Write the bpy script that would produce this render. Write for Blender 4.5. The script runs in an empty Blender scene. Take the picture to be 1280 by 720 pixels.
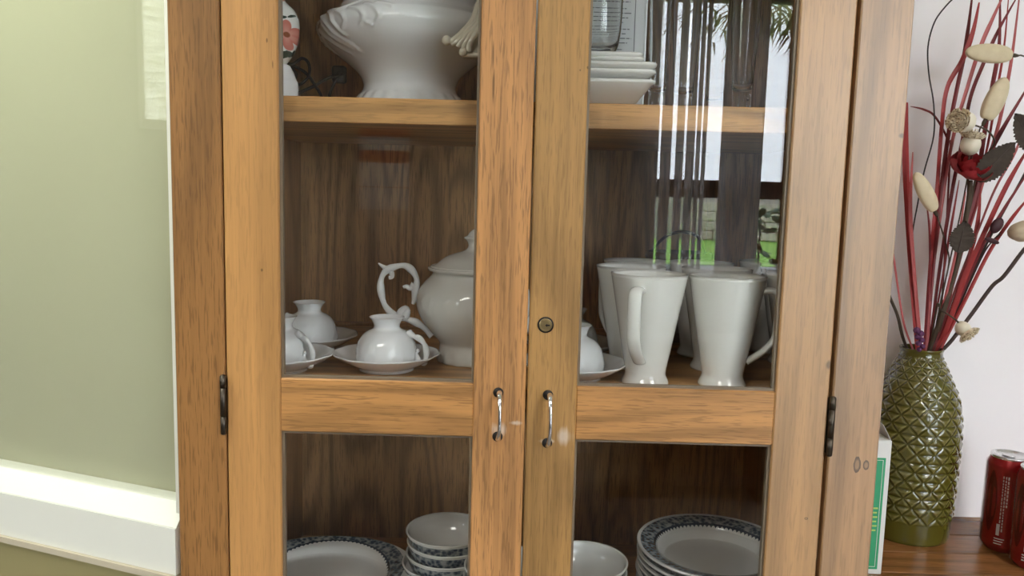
import bpy, bmesh, math, random
import numpy as np
from mathutils import Vector, Matrix
random.seed(4)
S = bpy.context.scene
COL = S.collection

# ------------------------------------------------------------------ camera
CAM = Vector((0, -.87, 1.44)); FPX = 1000.0
_d = Vector((-219, 8498, 1000)).normalized()
_x = Vector((1, .027, -.01)); _x = (_x - _d*_x.dot(_d)).normalized()
_u = -_d; _y = _u.cross(_x)
ROWS = Matrix((_x, _y, _u))                       # world = ROWS @ (right, down, forward)
cd = bpy.data.cameras.new('camera'); cam = bpy.data.objects.new('camera', cd); COL.objects.link(cam)
cd.sensor_fit = 'HORIZONTAL'; cd.sensor_width = 36; cd.lens = 36*FPX/1280; cd.clip_start = .02; cd.clip_end = 200
_r = ROWS @ Matrix(((1, 0, 0), (0, -1, 0), (0, 0, -1)))
cam.matrix_world = Matrix.Translation(CAM) @ _r.to_4x4()
S.camera = cam

def at(px, py, Y):                                # photo pixel -> point on the plane y = Y
    r = ROWS @ Vector((px-640, py-360, FPX)); t = (Y-CAM.y)/r.y
    return CAM + r*t
def atz(px, py, Z):
    r = ROWS @ Vector((px-640, py-360, FPX)); t = (Z-CAM.z)/r.z
    return CAM + r*t

# ------------------------------------------------------------------ world, light, exposure
w = bpy.data.worlds.new('world'); S.world = w; w.use_nodes = True
bg = w.node_tree.nodes['Background']; bg.inputs[0].default_value = (.86, .92, 1.0, 1); bg.inputs[1].default_value = 13.0
S.view_settings.view_transform = 'Standard'; S.view_settings.look = 'None'
S.view_settings.gamma = 1; S.view_settings.use_curve_mapping = False
S.view_settings.exposure = 0.10
CEIL = 2.62
def area(name, loc, aim, size, power, col, sy=None):
    l = bpy.data.lights.new(name, 'AREA'); l.energy = power; l.color = col; l.size = size
    if sy: l.shape = 'RECTANGLE'; l.size_y = sy
    o = bpy.data.objects.new(name, l); COL.objects.link(o); o.location = loc
    o.rotation_euler = (Vector(aim)-Vector(loc)).to_track_quat('-Z', 'Y').to_euler()
    return o
FILL_PANELS = [((-.6, -1.7, CEIL-.035), (-.6, -1.7, 0), .58, 16, (1, .96, .90)),
                ((1.3, -1.5, CEIL-.035), (1.3, -1.5, 0), .58, 22, (1, .97, .94))]
for i, a in enumerate(FILL_PANELS): area('ceiling_panel_light', *a)  # added fill lights that brighten the room and the white wall
sp = bpy.data.lights.new('downlight_lamp', 'SPOT'); sp.energy = 105; sp.color = (.93, 1, .86); sp.spot_size = .95; sp.spot_blend = 1.0; sp.shadow_soft_size = .04  # added greenish spot, gives the glazed panel its bright top
so = bpy.data.objects.new('downlight_lamp', sp); COL.objects.link(so); so.location = (-.98, -.28, CEIL-.06)
so.rotation_euler = (Vector((-.72, .12, 1.84))-so.location).to_track_quat('-Z', 'Y').to_euler()

# ------------------------------------------------------------------ helpers
class MB:
    def __init__(s): s.v = []; s.f = []; s.sm = []
    def add(s, v, f, smooth=True):
        n = len(s.v); s.v += [tuple(p) for p in v]; s.f += [tuple(i+n for i in q) for q in f]; s.sm += [smooth]*len(f)
        return s
    def build(s, name, m, parent=None, origin=None):
        me = bpy.data.meshes.new(name)
        o = Vector(origin) if origin is not None else Vector((0, 0, 0))
        me.from_pydata([(a-o.x, b-o.y, c-o.z) for a, b, c in s.v], [], s.f)
        me.polygons.foreach_set('use_smooth', s.sm)
        for x in (m if isinstance(m, (list, tuple)) else [m]): me.materials.append(x)
        me.update()
        ob = bpy.data.objects.new(name, me); COL.objects.link(ob)
        if parent is not None: ob.parent = parent
        elif origin is not None: ob.location = o
        return ob
    def box(s, a, b, bev=0.0, R=None, seg=1):
        bm = bmesh.new(); bmesh.ops.create_cube(bm, size=1)
        a = Vector(a); b = Vector(b); c = (a+b)/2; d = b-a
        for v in bm.verts: v.co = Vector((v.co.x*d.x, v.co.y*d.y, v.co.z*d.z))
        if bev: bmesh.ops.bevel(bm, geom=bm.edges[:], offset=bev, segments=seg, affect='EDGES', profile=.5)
        bm.verts.index_update()
        vs = [(R @ v.co if R else v.co)+c for v in bm.verts]; fs = [[v.index for v in f.verts] for f in bm.faces]
        bm.free(); return s.add(vs, fs, False)
    def lathe(s, prof, n=48, c=(0, 0, 0), disp=None, sub=1, closed=False, rf=None):
        P = smooth_prof(prof, sub) if sub > 1 else prof
        vs = []; fs = []; m = len(P)
        for k, (r, z) in enumerate(P):
            for j in range(n):
                t = 2*math.pi*j/n; rr = max(r, 1e-5); zz = z
                if disp: rr += disp(t, z, k/(m-1))
                if rf: rr, zz = rf(t, rr, zz, k/(m-1))
                vs.append((c[0]+rr*math.cos(t), c[1]+rr*math.sin(t), c[2]+zz))
        for k in range(m-1):
            for j in range(n):
                a = k*n+j; b = k*n+(j+1) % n
                fs.append((a, b, b+n, a+n))
        return s.add(vs, fs)
    def tube(s, pts, rad, n=10, caps=True, flat=1.0, up=(0, 0, 1)):
        pts = [Vector(p) for p in pts]; m = len(pts)
        if not hasattr(rad, '__len__'): rad = [rad]*m
        vs = []; fs = []; U = Vector(up)
        prev = None
        for i, p in enumerate(pts):
            t = (pts[min(i+1, m-1)]-pts[max(i-1, 0)]).normalized()
            if prev is None:
                a = t.cross(U)
                if a.length < .05: a = t.cross(Vector((1, 0, 0)))
            else: a = prev - t*prev.dot(t)
            a.normalize(); b = t.cross(a); prev = a
            for j in range(n):
                q = 2*math.pi*j/n
                vs.append(p + a*math.cos(q)*rad[i] + b*math.sin(q)*rad[i]*flat)
        for i in range(m-1):
            for j in range(n):
                fs.append((i*n+j, i*n+(j+1) % n, (i+1)*n+(j+1) % n, (i+1)*n+j))
        if caps: fs.append(tuple(range(n-1, -1, -1))); fs.append(tuple((m-1)*n+j for j in range(n)))
        return s.add(vs, fs)
    def ball(s, c, r, n=16, m=10, R=None, disp=None):
        vs = []; fs = []
        r = (r, r, r) if not hasattr(r, '__len__') else r
        for i in range(m+1):
            ph = math.pi*i/m
            for j in range(n):
                t = 2*math.pi*j/n
                k = disp(t, ph) if disp else 1
                p = Vector((r[0]*math.sin(ph)*math.cos(t)*k, r[1]*math.sin(ph)*math.sin(t)*k, r[2]*math.cos(ph)*k))
                if R: p = R @ p
                vs.append(p+Vector(c))
        for i in range(m):
            for j in range(n):
                fs.append((i*n+j, (i+1)*n+j, (i+1)*n+(j+1) % n, i*n+(j+1) % n))
        return s.add(vs, fs)

def cat(p0, p1, p2, p3, t):
    return tuple(.5*((2*b)+(-a+c)*t+(2*a-5*b+4*c-d)*t*t+(-a+3*b-3*c+d)*t**3) for a, b, c, d in zip(p0, p1, p2, p3))
def smooth_prof(P, n):
    P = [tuple(p) for p in P]; out = []
    for i in range(len(P)-1):
        a = P[max(i-1, 0)]; b = P[i]; c = P[i+1]; d = P[min(i+2, len(P)-1)]
        for k in range(n): out.append(cat(a, b, c, d, k/n))
    out.append(P[-1]); return out

def tag(o, label=None, cat_=None, group=None, kind=None):
    if label: o['label'] = label
    if cat_: o['category'] = cat_
    if group: o['group'] = group
    if kind: o['kind'] = kind
    return o
def thing(name, label, cat_, loc=(0, 0, 0), group=None, rz=0):
    o = bpy.data.objects.new(name, None); COL.objects.link(o); o.empty_display_size = .02
    o.location = loc; o.rotation_euler = (0, 0, rz)
    return tag(o, label, cat_, group)
def copy_tree(o, parent=None):
    c = o.copy(); COL.objects.link(c); c.parent = parent
    for ch in list(o.children): copy_tree(ch, c)
    return c
def place_copy(proto, used, loc, rz, label):
    o = copy_tree(proto) if used[0] else proto
    used[0] = True; o.location = loc; o.rotation_euler = (0, 0, rz); o['label'] = label
    return o

# ------------------------------------------------------------------ materials
def mat(name, col=(.8, .8, .8), rough=.5, metal=0, spec=.5, coat=0, **k):
    m = bpy.data.materials.new(name); m.use_nodes = True; b = m.node_tree.nodes['Principled BSDF']
    b.inputs['Base Color'].default_value = (*col, 1); b.inputs['Roughness'].default_value = rough
    b.inputs['Metallic'].default_value = metal; b.inputs['Specular IOR Level'].default_value = spec
    b.inputs['Coat Weight'].default_value = coat; b.inputs['Coat Roughness'].default_value = .06
    return m
class NT:
    def __init__(s, m): s.m = m; s.t = m.node_tree; s.b = s.t.nodes.get('Principled BSDF')
    def n(s, ty, **kw):
        x = s.t.nodes.new(ty)
        for k, v in kw.items():
            if k.startswith('i_'):
                key = k[2:]; key = int(key) if key.isdigit() else key.replace('_', ' ')
                if hasattr(v, 'is_output') or isinstance(v, bpy.types.NodeSocket): s.t.links.new(v, x.inputs[key])
                else: x.inputs[key].default_value = v
            else: setattr(x, k, v)
        return x
    def math(s, op, a, b=None, c=None, clamp=False):
        x = s.t.nodes.new('ShaderNodeMath'); x.operation = op; x.use_clamp = clamp
        for i, v in enumerate((a, b, c)):
            if v is None: continue
            if isinstance(v, bpy.types.NodeSocket): s.t.links.new(v, x.inputs[i])
            else: x.inputs[i].default_value = v
        return x.outputs[0]
    def ramp(s, fac, stops):
        x = s.t.nodes.new('ShaderNodeValToRGB'); s.t.links.new(fac, x.inputs[0]); e = x.color_ramp.elements
        while len(e) < len(stops): e.new(.5)
        for q, (p, c) in zip(e, stops):
            q.position = p; q.color = (*c, 1) if hasattr(c, '__len__') else (c, c, c, 1)
        return x.outputs[0]
    def mix(s, f, a, b, blend='MIX'):
        x = s.t.nodes.new('ShaderNodeMix'); x.data_type = 'RGBA'; x.blend_type = blend
        for i, v in ((0, f), (6, a), (7, b)):
            if isinstance(v, bpy.types.NodeSocket): s.t.links.new(v, x.inputs[i])
            elif i == 0: x.inputs[0].default_value = v
            else: x.inputs[i].default_value = (*v, 1)
        return x.outputs[2]
    def link(s, a, b): s.t.links.new(a, b)
    def bump(s, h, st=.3, d=.001):
        x = s.n('ShaderNodeBump'); x.inputs['Strength'].default_value = st; x.inputs['Distance'].default_value = d
        s.link(h, x.inputs['Height']); s.link(x.outputs[0], s.b.inputs['Normal'])

def oak(name, axis, base, dark=.62, light=1.16, scale=1.0, fig=5.0, rough=.42, seed=0, pores=.35, marks=(), spec=.5, contrast=1.0, stv=1.0, mdv=.55):
    """oak: growth contours, long streaks and short pores running along axis"""
    m = mat(name, base, rough, spec=spec); N = NT(m)
    tc = N.n('ShaderNodeTexCoord'); oi = N.n('ShaderNodeObjectInfo')
    off = N.math('MULTIPLY', oi.outputs['Random'], 7.3)
    cx = N.n('ShaderNodeCombineXYZ', i_0=off, i_1=off, i_2=off)
    va = N.n('ShaderNodeVectorMath', operation='ADD'); N.link(tc.outputs['Object'], va.inputs[0]); N.link(cx.outputs[0], va.inputs[1])
    va2 = N.n('ShaderNodeVectorMath', operation='ADD'); N.link(va.outputs[0], va2.inputs[0]); va2.inputs[1].default_value = (seed*1.37, seed*.71, seed*2.1)
    def mapping(across, along):
        mp = N.n('ShaderNodeMapping'); N.link(va2.outputs[0], mp.inputs[0])
        sc = [across*scale]*3; sc['xyz'.index(axis)] = along*scale; mp.inputs['Scale'].default_value = sc
        return mp.outputs[0]
    big = N.n('ShaderNodeTexNoise', i_Scale=1.0, i_Detail=1.5, i_Roughness=.4); N.link(mapping(9, 1.1), big.inputs['Vector'])
    cont = N.math('SINE', N.math('MULTIPLY', big.outputs['Fac'], fig*14))
    cont = N.math('MULTIPLY_ADD', cont, .5, .5)
    cont = N.math('POWER', cont, 1.6)
    st = N.n('ShaderNodeTexNoise', i_Scale=1.0, i_Detail=4.0, i_Roughness=.65); N.link(mapping(150, 3.2), st.inputs['Vector'])
    md = N.n('ShaderNodeTexNoise', i_Scale=1.0, i_Detail=2.0, i_Roughness=.5); N.link(mapping(22, 1.3), md.inputs['Vector'])
    po = N.n('ShaderNodeTexNoise', i_Scale=1.0, i_Detail=2.0, i_Roughness=.55); N.link(mapping(520, 30), po.inputs['Vector'])
    pr = N.ramp(po.outputs['Fac'], [(.38, 0.0), (.46, 1.0)])
    D = tuple(c*dark for c in base); L = tuple(min(c*light, 1) for c in base)
    f = N.math('ADD', N.math('MULTIPLY', cont, .30*contrast), N.math('MULTIPLY', md.outputs['Fac'], mdv))
    f = N.math('ADD', f, N.math('MULTIPLY_ADD', st.outputs['Fac'], stv, .17-stv*.5+(.55-mdv)*.5))
    col = N.ramp(f, [(.22, L), (.50, base), (.90, D)])
    pm = N.math('MULTIPLY', N.math('SUBTRACT', 1.0, pr), pores)
    col = N.mix(pm, col, tuple(c*.30 for c in base))
    if marks:
        sx = N.n('ShaderNodeSeparateXYZ'); N.link(tc.outputs['Object'], sx.inputs[0])
        for (kx, kz, rx, rz, kind) in marks:
            a = N.math('DIVIDE', N.math('SUBTRACT', sx.outputs[0], kx), rx); b = N.math('DIVIDE', N.math('SUBTRACT', sx.outputs[2], kz), rz)
            d = N.math('SQRT', N.math('ADD', N.math('MULTIPLY', a, a), N.math('MULTIPLY', b, b)))
            wob = N.math('MULTIPLY_ADD', po.outputs['Fac'], .5, -.25)
            d2 = N.math('ADD', d, wob)
            if kind == 'knot':
                ring = N.ramp(d2, [(.0, .35), (.45, .35), (.75, 1.0), (1.0, 1.0), (1.35, 0.0)])
                col = N.mix(N.math('MULTIPLY', ring, .9), col, tuple(c*.20 for c in base))
            elif kind == 'dark':
                col = N.mix(N.math('MULTIPLY', N.ramp(d2, [(.5, 1.0), (1.1, 0.0)]), .8), col, tuple(c*.25 for c in base))
            else:
                e = N.math('ADD', d, N.math('MULTIPLY_ADD', st.outputs['Fac'], 2.2, -1.1))
                col = N.mix(N.math('MULTIPLY', N.ramp(e, [(.3, 1.0), (1.2, 0.0)]), .55), col, (.72, .64, .55))
    N.link(col, N.b.inputs['Base Color'])
    N.bump(N.math('MULTIPLY_ADD', pm, -1.0, st.outputs['Fac']), .18, .0006)
    return m

def thin_glass(name, tint=(.985, .99, .985), f0=.042, rough=0.0):
    m = bpy.data.materials.new(name); m.use_nodes = True; t = m.node_tree; t.nodes.clear(); N = NT(m)
    out = N.n('ShaderNodeOutputMaterial'); g = N.n('ShaderNodeNewGeometry')
    dt = N.n('ShaderNodeVectorMath', operation='DOT_PRODUCT'); N.link(g.outputs['Normal'], dt.inputs[0]); N.link(g.outputs['Incoming'], dt.inputs[1])
    c = N.math('ABSOLUTE', dt.outputs['Value']); p = N.math('POWER', N.math('SUBTRACT', 1.0, c), 5.0)
    F = N.math('MULTIPLY_ADD', p, 1-f0, f0)
    tr = N.n('ShaderNodeBsdfTransparent'); tr.inputs[0].default_value = (*tint, 1)
    gl = N.n('ShaderNodeBsdfGlossy'); gl.inputs['Roughness'].default_value = rough
    mx = N.n('ShaderNodeMixShader'); N.link(F, mx.inputs[0]); N.link(tr.outputs[0], mx.inputs[1]); N.link(gl.outputs[0], mx.inputs[2])
    N.link(mx.outputs[0], out.inputs[0]); return m

OAK = (.50, .262, .108)
M = {}
M['post_l'] = oak('oak_post_left', 'z', (.34, .160, .050), fig=2.2, seed=1, pores=.5)
M['stile_l'] = oak('oak_stile_honey', 'z', (.56, .285, .098), dark=.78, fig=2.0, seed=2, pores=.18, marks=[(-.287, 1.595, .0012, .003, 'dark'), (-.281, 1.57, .0008, .006, 'dark'), (-.295, 1.35, .0015, .002, 'dark')])
M['stile_ml'] = oak('oak_stile_rose', 'z', (.58, .285, .105), fig=2.6, seed=3, pores=.5, marks=[(-.030, 1.178, .010, .010, 'scuff'), (-.012, 1.186, .009, .003, 'scuff'), (-.0455, 1.553, .0016, .022, 'dark'), (-.0465, 1.585, .0012, .02, 'dark')])
M['stile_mr'] = oak('oak_stile_olive', 'z', (.44, .240, .080), fig=4.2, seed=4.6, pores=.3, marks=[(.042, 1.172, .011, .012, 'scuff'), (.024, 1.166, .010, .003, 'scuff'), (.054, 1.575, .0014, .002, 'dark'), (.046, 1.572, .001, .0015, 'dark')])
M['stile_r'] = oak('oak_stile_right', 'z', (.45, .245, .095), fig=3.2, seed=5, pores=.22, dark=.7, marks=[(.331, 1.262, .004, .006, 'dark'), (.318, 1.085, .002, .0015, 'knot')])
M['post_r'] = oak('oak_post_right', 'z', (.41, .225, .098), fig=3.4, seed=6.3, pores=.25, dark=.7, contrast=1.3, marks=[(.3705, 1.149, .0042, .0095, 'knot'), (.3805, 1.149, .0034, .0058, 'knot'), (.3985, 1.141, .0040, .0125, 'knot'), (.3915, 1.512, .0055, .0032, 'dark')])
for _k in ('stile_r', 'post_r'):
    _b = M[_k].node_tree.nodes['Principled BSDF']; _b.inputs['Coat Weight'].default_value = 1.0; _b.inputs['Coat Roughness'].default_value = .38
M['rail'] = oak('oak_rail', 'x', (.54, .265, .088), fig=4.0, seed=8, pores=.45, contrast=1.2)
M['shelf'] = oak('oak_shelf', 'x', (.54, .285, .10), fig=3.5, seed=9.5, pores=.3, contrast=1.4)
M['inner'] = oak('oak_side', 'z', (.40, .215, .095), fig=3.0, seed=11, pores=.3)
M['back'] = oak('oak_veneer_back', 'z', (.56, .320, .140), fig=7.5, seed=12, pores=.5, contrast=1.25, dark=.55, stv=.7, mdv=.3)
M['counter'] = oak('varnished_brown_counter', 'x', (.27, .115, .036), fig=3.5, seed=13, pores=.3, rough=.25, dark=.5)
M['bead'] = mat('glazing_bead', (.20, .15, .10), .45)
M['porc'] = mat('white_porcelain', (.80, .81, .82), .13, coat=.4)
M['porc_grey'] = mat('grey_white_porcelain', (.80, .80, .765), .14, coat=.4)
M['cream'] = mat('cream_porcelain', (.72, .68, .56), .16, coat=.4)
M['white_plate'] = mat('white_square_porcelain', (.80, .79, .76), .22)
M['chrome'] = mat('chrome', (.86, .86, .88), .09, 1)
M['bronze'] = mat('dark_bronze', (.085, .07, .055), .36, .85)
M['brass'] = mat('brass', (.55, .42, .22), .28, 1)
M['black'] = mat('black_rubber', (.008, .008, .009), .5, spec=.2)
M['darkhole'] = mat('dark_hole', (.02, .015, .012), .7)
M['pane'] = thin_glass('door_glass')
M['shrink'] = thin_glass('shrink_film', (.97, .96, .95), .05, .12)
gm = bpy.data.materials.new('clear_glass'); gm.use_nodes = True; gm.node_tree.nodes.clear(); _N = NT(gm)
_o = _N.n('ShaderNodeOutputMaterial'); _g = _N.n('ShaderNodeBsdfGlass'); _g.inputs['IOR'].default_value = 1.47; _g.inputs['Color'].default_value = (.985, .99, .99, 1)
_N.link(_g.outputs[0], _o.inputs[0]); M['glass'] = gm

# wall paint: fine plaster tooth
def paint(name, col, rough=.85, spec=.25):
    m = mat(name, col, rough, spec=spec); N = NT(m); tc = N.n('ShaderNodeTexCoord')
    a = N.n('ShaderNodeTexNoise', i_Scale=3.0, i_Detail=3.0); N.link(tc.outputs['Object'], a.inputs['Vector'])
    c = N.mix(a.outputs['Fac'], tuple(x*.95 for x in col), tuple(min(1, x*1.04) for x in col)); N.link(c, N.b.inputs['Base Color'])
    b = N.n('ShaderNodeTexNoise', i_Scale=240.0, i_Detail=2.0); N.link(tc.outputs['Object'], b.inputs['Vector']); N.bump(b.outputs['Fac'], .12, .0008)
    return m
M['wall_white'] = paint('white_wall_paint', (.93, .90, .92))
M['wall_green'] = paint('olive_wall_paint', (.38, .33, .155))
M['blind'] = paint('pale_green_backing', (.47, .46, .32))
M['wall_room'] = paint('room_wall_paint', (.34, .29, .24))
M['ceil'] = paint('ceiling_paint', (.82, .81, .78))
M['frame_white'] = mat('white_gloss_frame', (.78, .77, .70), .35)
M['dark_frame'] = mat('dark_grey_window_frame', (.055, .06, .07), .45)
M['plaster_out'] = mat('pale_render_outside', (.9, .9, .9), .9)

# ------------------------------------------------------------------ room shell
CZ = .91          # counter top
WY = .458         # wall behind cabinet
YB = -3.2         # window wall behind the camera
XL, XR = -2.7, 3.3
TD = Vector((-math.cos(math.radians(19.5)), math.sin(math.radians(19.5)), 0)); TN = Vector((-TD.y, TD.x, 0))  # angled wall: direction, room-side normal
if TN.y > 0: TN = -TN
P0 = Vector((-.3865, .020, 0))
def tp(s, off, z): p = P0+TD*s+TN*off; return (p.x, p.y, z)
def slab(mb, s0, s1, o0, o1, z0, z1):
    vs = [tp(s, o, z) for z in (z0, z1) for (s, o) in ((s0, o0), (s1, o0), (s1, o1), (s0, o1))]
    return mb.add(vs, [(0, 1, 2, 3), (7, 6, 5, 4), (0, 4, 5, 1), (1, 5, 6, 2), (2, 6, 7, 3), (3, 7, 4, 0)], False)
def struct(o): return tag(o, kind='structure')
SL = 2.46   # length of angled wall
mb = MB().box((-.3865, WY, 0), (XR, WY+.1, CEIL)); struct(mb.build('wall_back', M['wall_white']))
# angled wall: pieces round the window opening (opening s .004..1.0, z 1.05..2.3)
mb = MB(); slab(mb, -.002, SL, 0, -.10, 0, 1.03); slab(mb, -.002, SL, 0, -.10, 2.30, CEIL); slab(mb, 1.06, SL, 0, -.10, 1.03, 2.30)
struct(mb.build('wall_left', M['wall_green']))
e = P0+TD*SL
# left side wall with high window (y -2.7..-.75)
LW = (-2.9, -1.03, 1.66, 2.45)
mb = MB(); mb.box((XL-.12, YB, 0), (XL, e.y+.1, LW[2])).box((XL-.12, YB, LW[3]), (XL, e.y+.1, CEIL)).box((XL-.12, YB, LW[2]), (XL, LW[0], LW[3])).box((XL-.12, LW[1], LW[2]), (XL, e.y+.1, LW[3]))
struct(mb.build('wall_side', M['wall_room']))
mb = MB().box((XR, YB, 0), (XR+.1, WY+.1, CEIL)); struct(mb.build('wall_right', M['wall_room']))
mb = MB().box((XL-.1, YB-.1, CEIL), (XR+.1, 1.0, CEIL+.1)); struct(mb.build('ceiling', M['ceil']))
m = mat('floor_tiles', (.22, .19, .16), .3); N = NT(m); tc = N.n('ShaderNodeTexCoord')
br = N.n('ShaderNodeTexBrick', offset=0.0); N.link(tc.outputs['Object'], br.inputs['Vector'])
br.inputs['Scale'].default_value = 1.0; br.inputs['Brick Width'].default_value = .45; br.inputs['Row Height'].default_value = .45; br.inputs['Mortar Size'].default_value = .004
br.inputs['Color1'].default_value = (.22, .19, .16, 1); br.inputs['Color2'].default_value = (.18, .155, .13, 1); br.inputs['Mortar'].default_value = (.10, .09, .08, 1)
N.link(br.outputs[0], N.b.inputs['Base Color']); M['floor'] = m
mb = MB().box((XL-.1, YB-.1, -.1), (XR+.1, 1.0, 0)); struct(mb.build('floor', m))
# wall behind the camera with the tall garden window  (opening x WX0..WX1)
WX0, WX1, WZ0, WZ1 = .60, 3.1, .10, 2.48
mb = MB().box((XL-.1, YB-.12, 0), (WX0, YB, CEIL)).box((WX1, YB-.12, 0), (XR+.1, YB, CEIL)).box((WX0, YB-.12, 0), (WX1, YB, WZ0)).box((WX0, YB-.12, WZ1), (WX1, YB, CEIL))
struct(mb.build('wall_front', M['wall_room']))
# garden window: dark frame, posts and transom
win = MB()
win.box((WX0, YB-.09, WZ0), (WX1, YB-.03, WZ0+.06)).box((WX0, YB-.09, WZ1-.06), (WX1, YB-.03, WZ1))
wfr = struct(win.build('window_1', M['dark_frame']))
def child(name, mb, m, parent): return mb.build(name, m, parent)
child('transom', MB().box((WX0, YB-.10, 1.445), (WX1, YB-.02, 1.535), .006), M['dark_frame'], wfr)
for (a, b) in ((WX0, WX0+.06), (1.05, 1.12), (1.93, 2.00), (WX1-.06, WX1)):
    child('post', MB().box((a, YB-.10, WZ0), (b, YB-.02, WZ1), .004), M['dark_frame'], wfr)
child('glass_pane', MB().box((WX0, YB-.062, WZ0), (WX1, YB-.058, WZ1)), M['pane'], wfr)
# small high window on the left side
lw = struct(MB().box((XL-.09, LW[0], LW[2]), (XL-.03, LW[1], LW[2]+.04)).box((XL-.09, LW[0], LW[3]-.04), (XL-.03, LW[1], LW[3])).build('window_2', M['frame_white']))
for y in (LW[0], (LW[0]+LW[1])/2-.02, LW[1]-.04): child('mullion', MB().box((XL-.09, y, LW[2]), (XL-.03, y+.04, LW[3])), M['frame_white'], lw)
child('glass_pane', MB().box((XL-.062, LW[0], LW[2]), (XL-.058, LW[1], LW[3])), M['pane'], lw)

# ------------------------------------------------------------------ garden seen as a reflection in the right door
GZ = .86
m = mat('lawn', (.20, .42, .06), .9); N = NT(m); tc = N.n('ShaderNodeTexCoord'); a = N.n('ShaderNodeTexNoise', i_Scale=30.0, i_Detail=4.0); N.link(tc.outputs['Object'], a.inputs['Vector'])
N.link(N.mix(a.outputs['Fac'], (.13, .33, .03), (.28, .50, .09)), N.b.inputs['Base Color'])
lawn = MB().box((-20, -60, GZ-.3), (30, -6.2, GZ)).build('lawn', m); tag(lawn, kind='structure')
m = mat('terrace_paving', (.52, .53, .55), .8); M['paving'] = m
tag(MB().box((-2.55, -6.2, -.1), (14, YB-.14, 0)).build('terrace', m), kind='structure')
tag(MB().box((-20, -6.2, 0), (30, -6.05, GZ-.005)).build('retaining_wall', mat('blue_grey_render', (.20, .22, .26), .9)), kind='structure')
st_ = thing('garden_steps', 'pale stone steps leading from the terrace up to the lawn', 'steps', (3, -6.0, 0))
for k in range(3): MB().box((1.2, -6.045, .0), (5.2, -5.65+.40*k-.02, GZ-.27*(k+1)+.14), .008).build('step', m, st_, st_.location)
m = mat('stone', (.5, .46, .42), .9); N = NT(m); oi = N.n('ShaderNodeObjectInfo'); tc = N.n('ShaderNodeTexCoord'); a = N.n('ShaderNodeTexNoise', i_Scale=14.0, i_Detail=5.0); N.link(tc.outputs['Object'], a.inputs['Vector'])
N.link(N.mix(N.math('MULTIPLY_ADD', a.outputs['Fac'], .6, N.math('MULTIPLY', oi.outputs['Random'], .4)), (.32, .27, .23), (.72, .66, .58)), N.b.inputs['Base Color']); M['stone'] = m
M['mortar'] = mat('mortar', (.35, .33, .30), .95)
gw = thing('garden_wall', 'pale stone garden wall beyond the lawn, mirrored in the right cabinet door', 'wall', (3, -10.5, GZ))
gw_core = MB().box((-6, -10.9, GZ), (12, -10.53, GZ+.60)).build('mortar_core', M['mortar'], gw, gw.location)
bm_ = [MB().box((0, 0, 0), (.42+.12*k, .10, .125), .012) for k in range(3)]
stone_me = []
for k in range(3):
    o = bm_[k].build('stone', M['stone']); stone_me.append(o.data); bpy.data.objects.remove(o)
for row in range(4):
    x = 2.2+random.random()*.3
    while x < 5.6:
        k = random.randrange(3)
        o = bpy.data.objects.new('stone', stone_me[k]); COL.objects.link(o); o.parent = gw
        o.location = (x-3, -.03, row*.135+.004); x += .42+.12*k+.012
# stone outbuilding seen (as reflection) in the left pane
sb = thing('stone_outbuilding', 'sunlit rough stone outbuilding wall outside the side window', 'building', (-5.2, -2.2, 0))
m = mat('rubble_stone', (.7, .66, .5), .95); N = NT(m); tc = N.n('ShaderNodeTexCoord'); v = N.n('ShaderNodeTexVoronoi', i_Scale=7.0); v.feature = 'F1'
mp = N.n('ShaderNodeMapping'); mp.inputs['Scale'].default_value = (1, .7, 2.2); N.link(tc.outputs['Object'], mp.inputs[0]); N.link(mp.outputs[0], v.inputs['Vector'])
a = N.n('ShaderNodeTexNoise', i_Scale=9.0, i_Detail=6.0); N.link(tc.outputs['Object'], a.inputs['Vector'])
N.link(N.mix(a.outputs['Fac'], (.36, .34, .24), (.95, .93, .80)), N.b.inputs['Base Color']); N.bump(v.outputs['Distance'], .8, .05)
MB().box((-5.5, -7, 0), (-5.2, 3, 2.9)).build('rubble_wall', m, sb, sb.location)
tag(MB().box((-8, -8, -.1), (XL-.13, 4, 0)).build('ground', M['mortar']), kind='structure')

# curtains and dark vertical blind slats in front of the window, with slits of sky between them
m = mat('grey_curtain', (.30, .30, .30), .8); M['curtain'] = m; N = NT(m)
_tl = N.n('ShaderNodeBsdfTranslucent'); _tl.inputs[0].default_value = (.78, .76, .75, 1); _mx = N.n('ShaderNodeMixShader'); _mx.inputs[0].default_value = .55
N.link(N.b.outputs[0], _mx.inputs[1]); N.link(_tl.outputs[0], _mx.inputs[2]); N.link(_mx.outputs[0], N.t.nodes['Material Output'].inputs[0])
def curtain(name, x0, x1, z0, z1, y, label, wav=.012, per=.07, mt=None):
    n = max(12, int((x1-x0)/.006)); vs = []; fs = []
    for i in range(n+1):
        x = x0+(x1-x0)*i/n; dy = wav*math.sin(2*math.pi*(x-x0)/per)
        for z in (z0, z1): vs += [(x, y+dy, z), (x, y+dy+.003, z)]
    for i in range(n):
        a = i*4; b = a+4
        fs += [(a, b, b+2, a+2), (a+1, a+3, b+3, b+1), (a, a+1, b+1, b), (a+2, b+2, b+3, a+3)]
    o = MB().add(vs, fs).build(name, mt or M['curtain']); return tag(o, label, 'curtain', 'curtains at the garden window')
def mx(px, Yd=3.12): return at(px, 150, Yd).x
segs = [(596, 825.5, 'widest dark curtain left of the sky slits, mirrored beside the mugs'), (828.5, 842, 'narrow dark curtain fold first from the widest one'), (847.5, 857.5, 'narrow dark curtain fold between second and third bright slit'), (860.5, 871, 'narrow dark curtain fold between third and fourth bright slit'), (873, 878, 'thinnest dark curtain fold before the bright strip'), (880.5, 885.5, 'thin dark curtain fold at the edge of the bright strip')]
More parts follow.
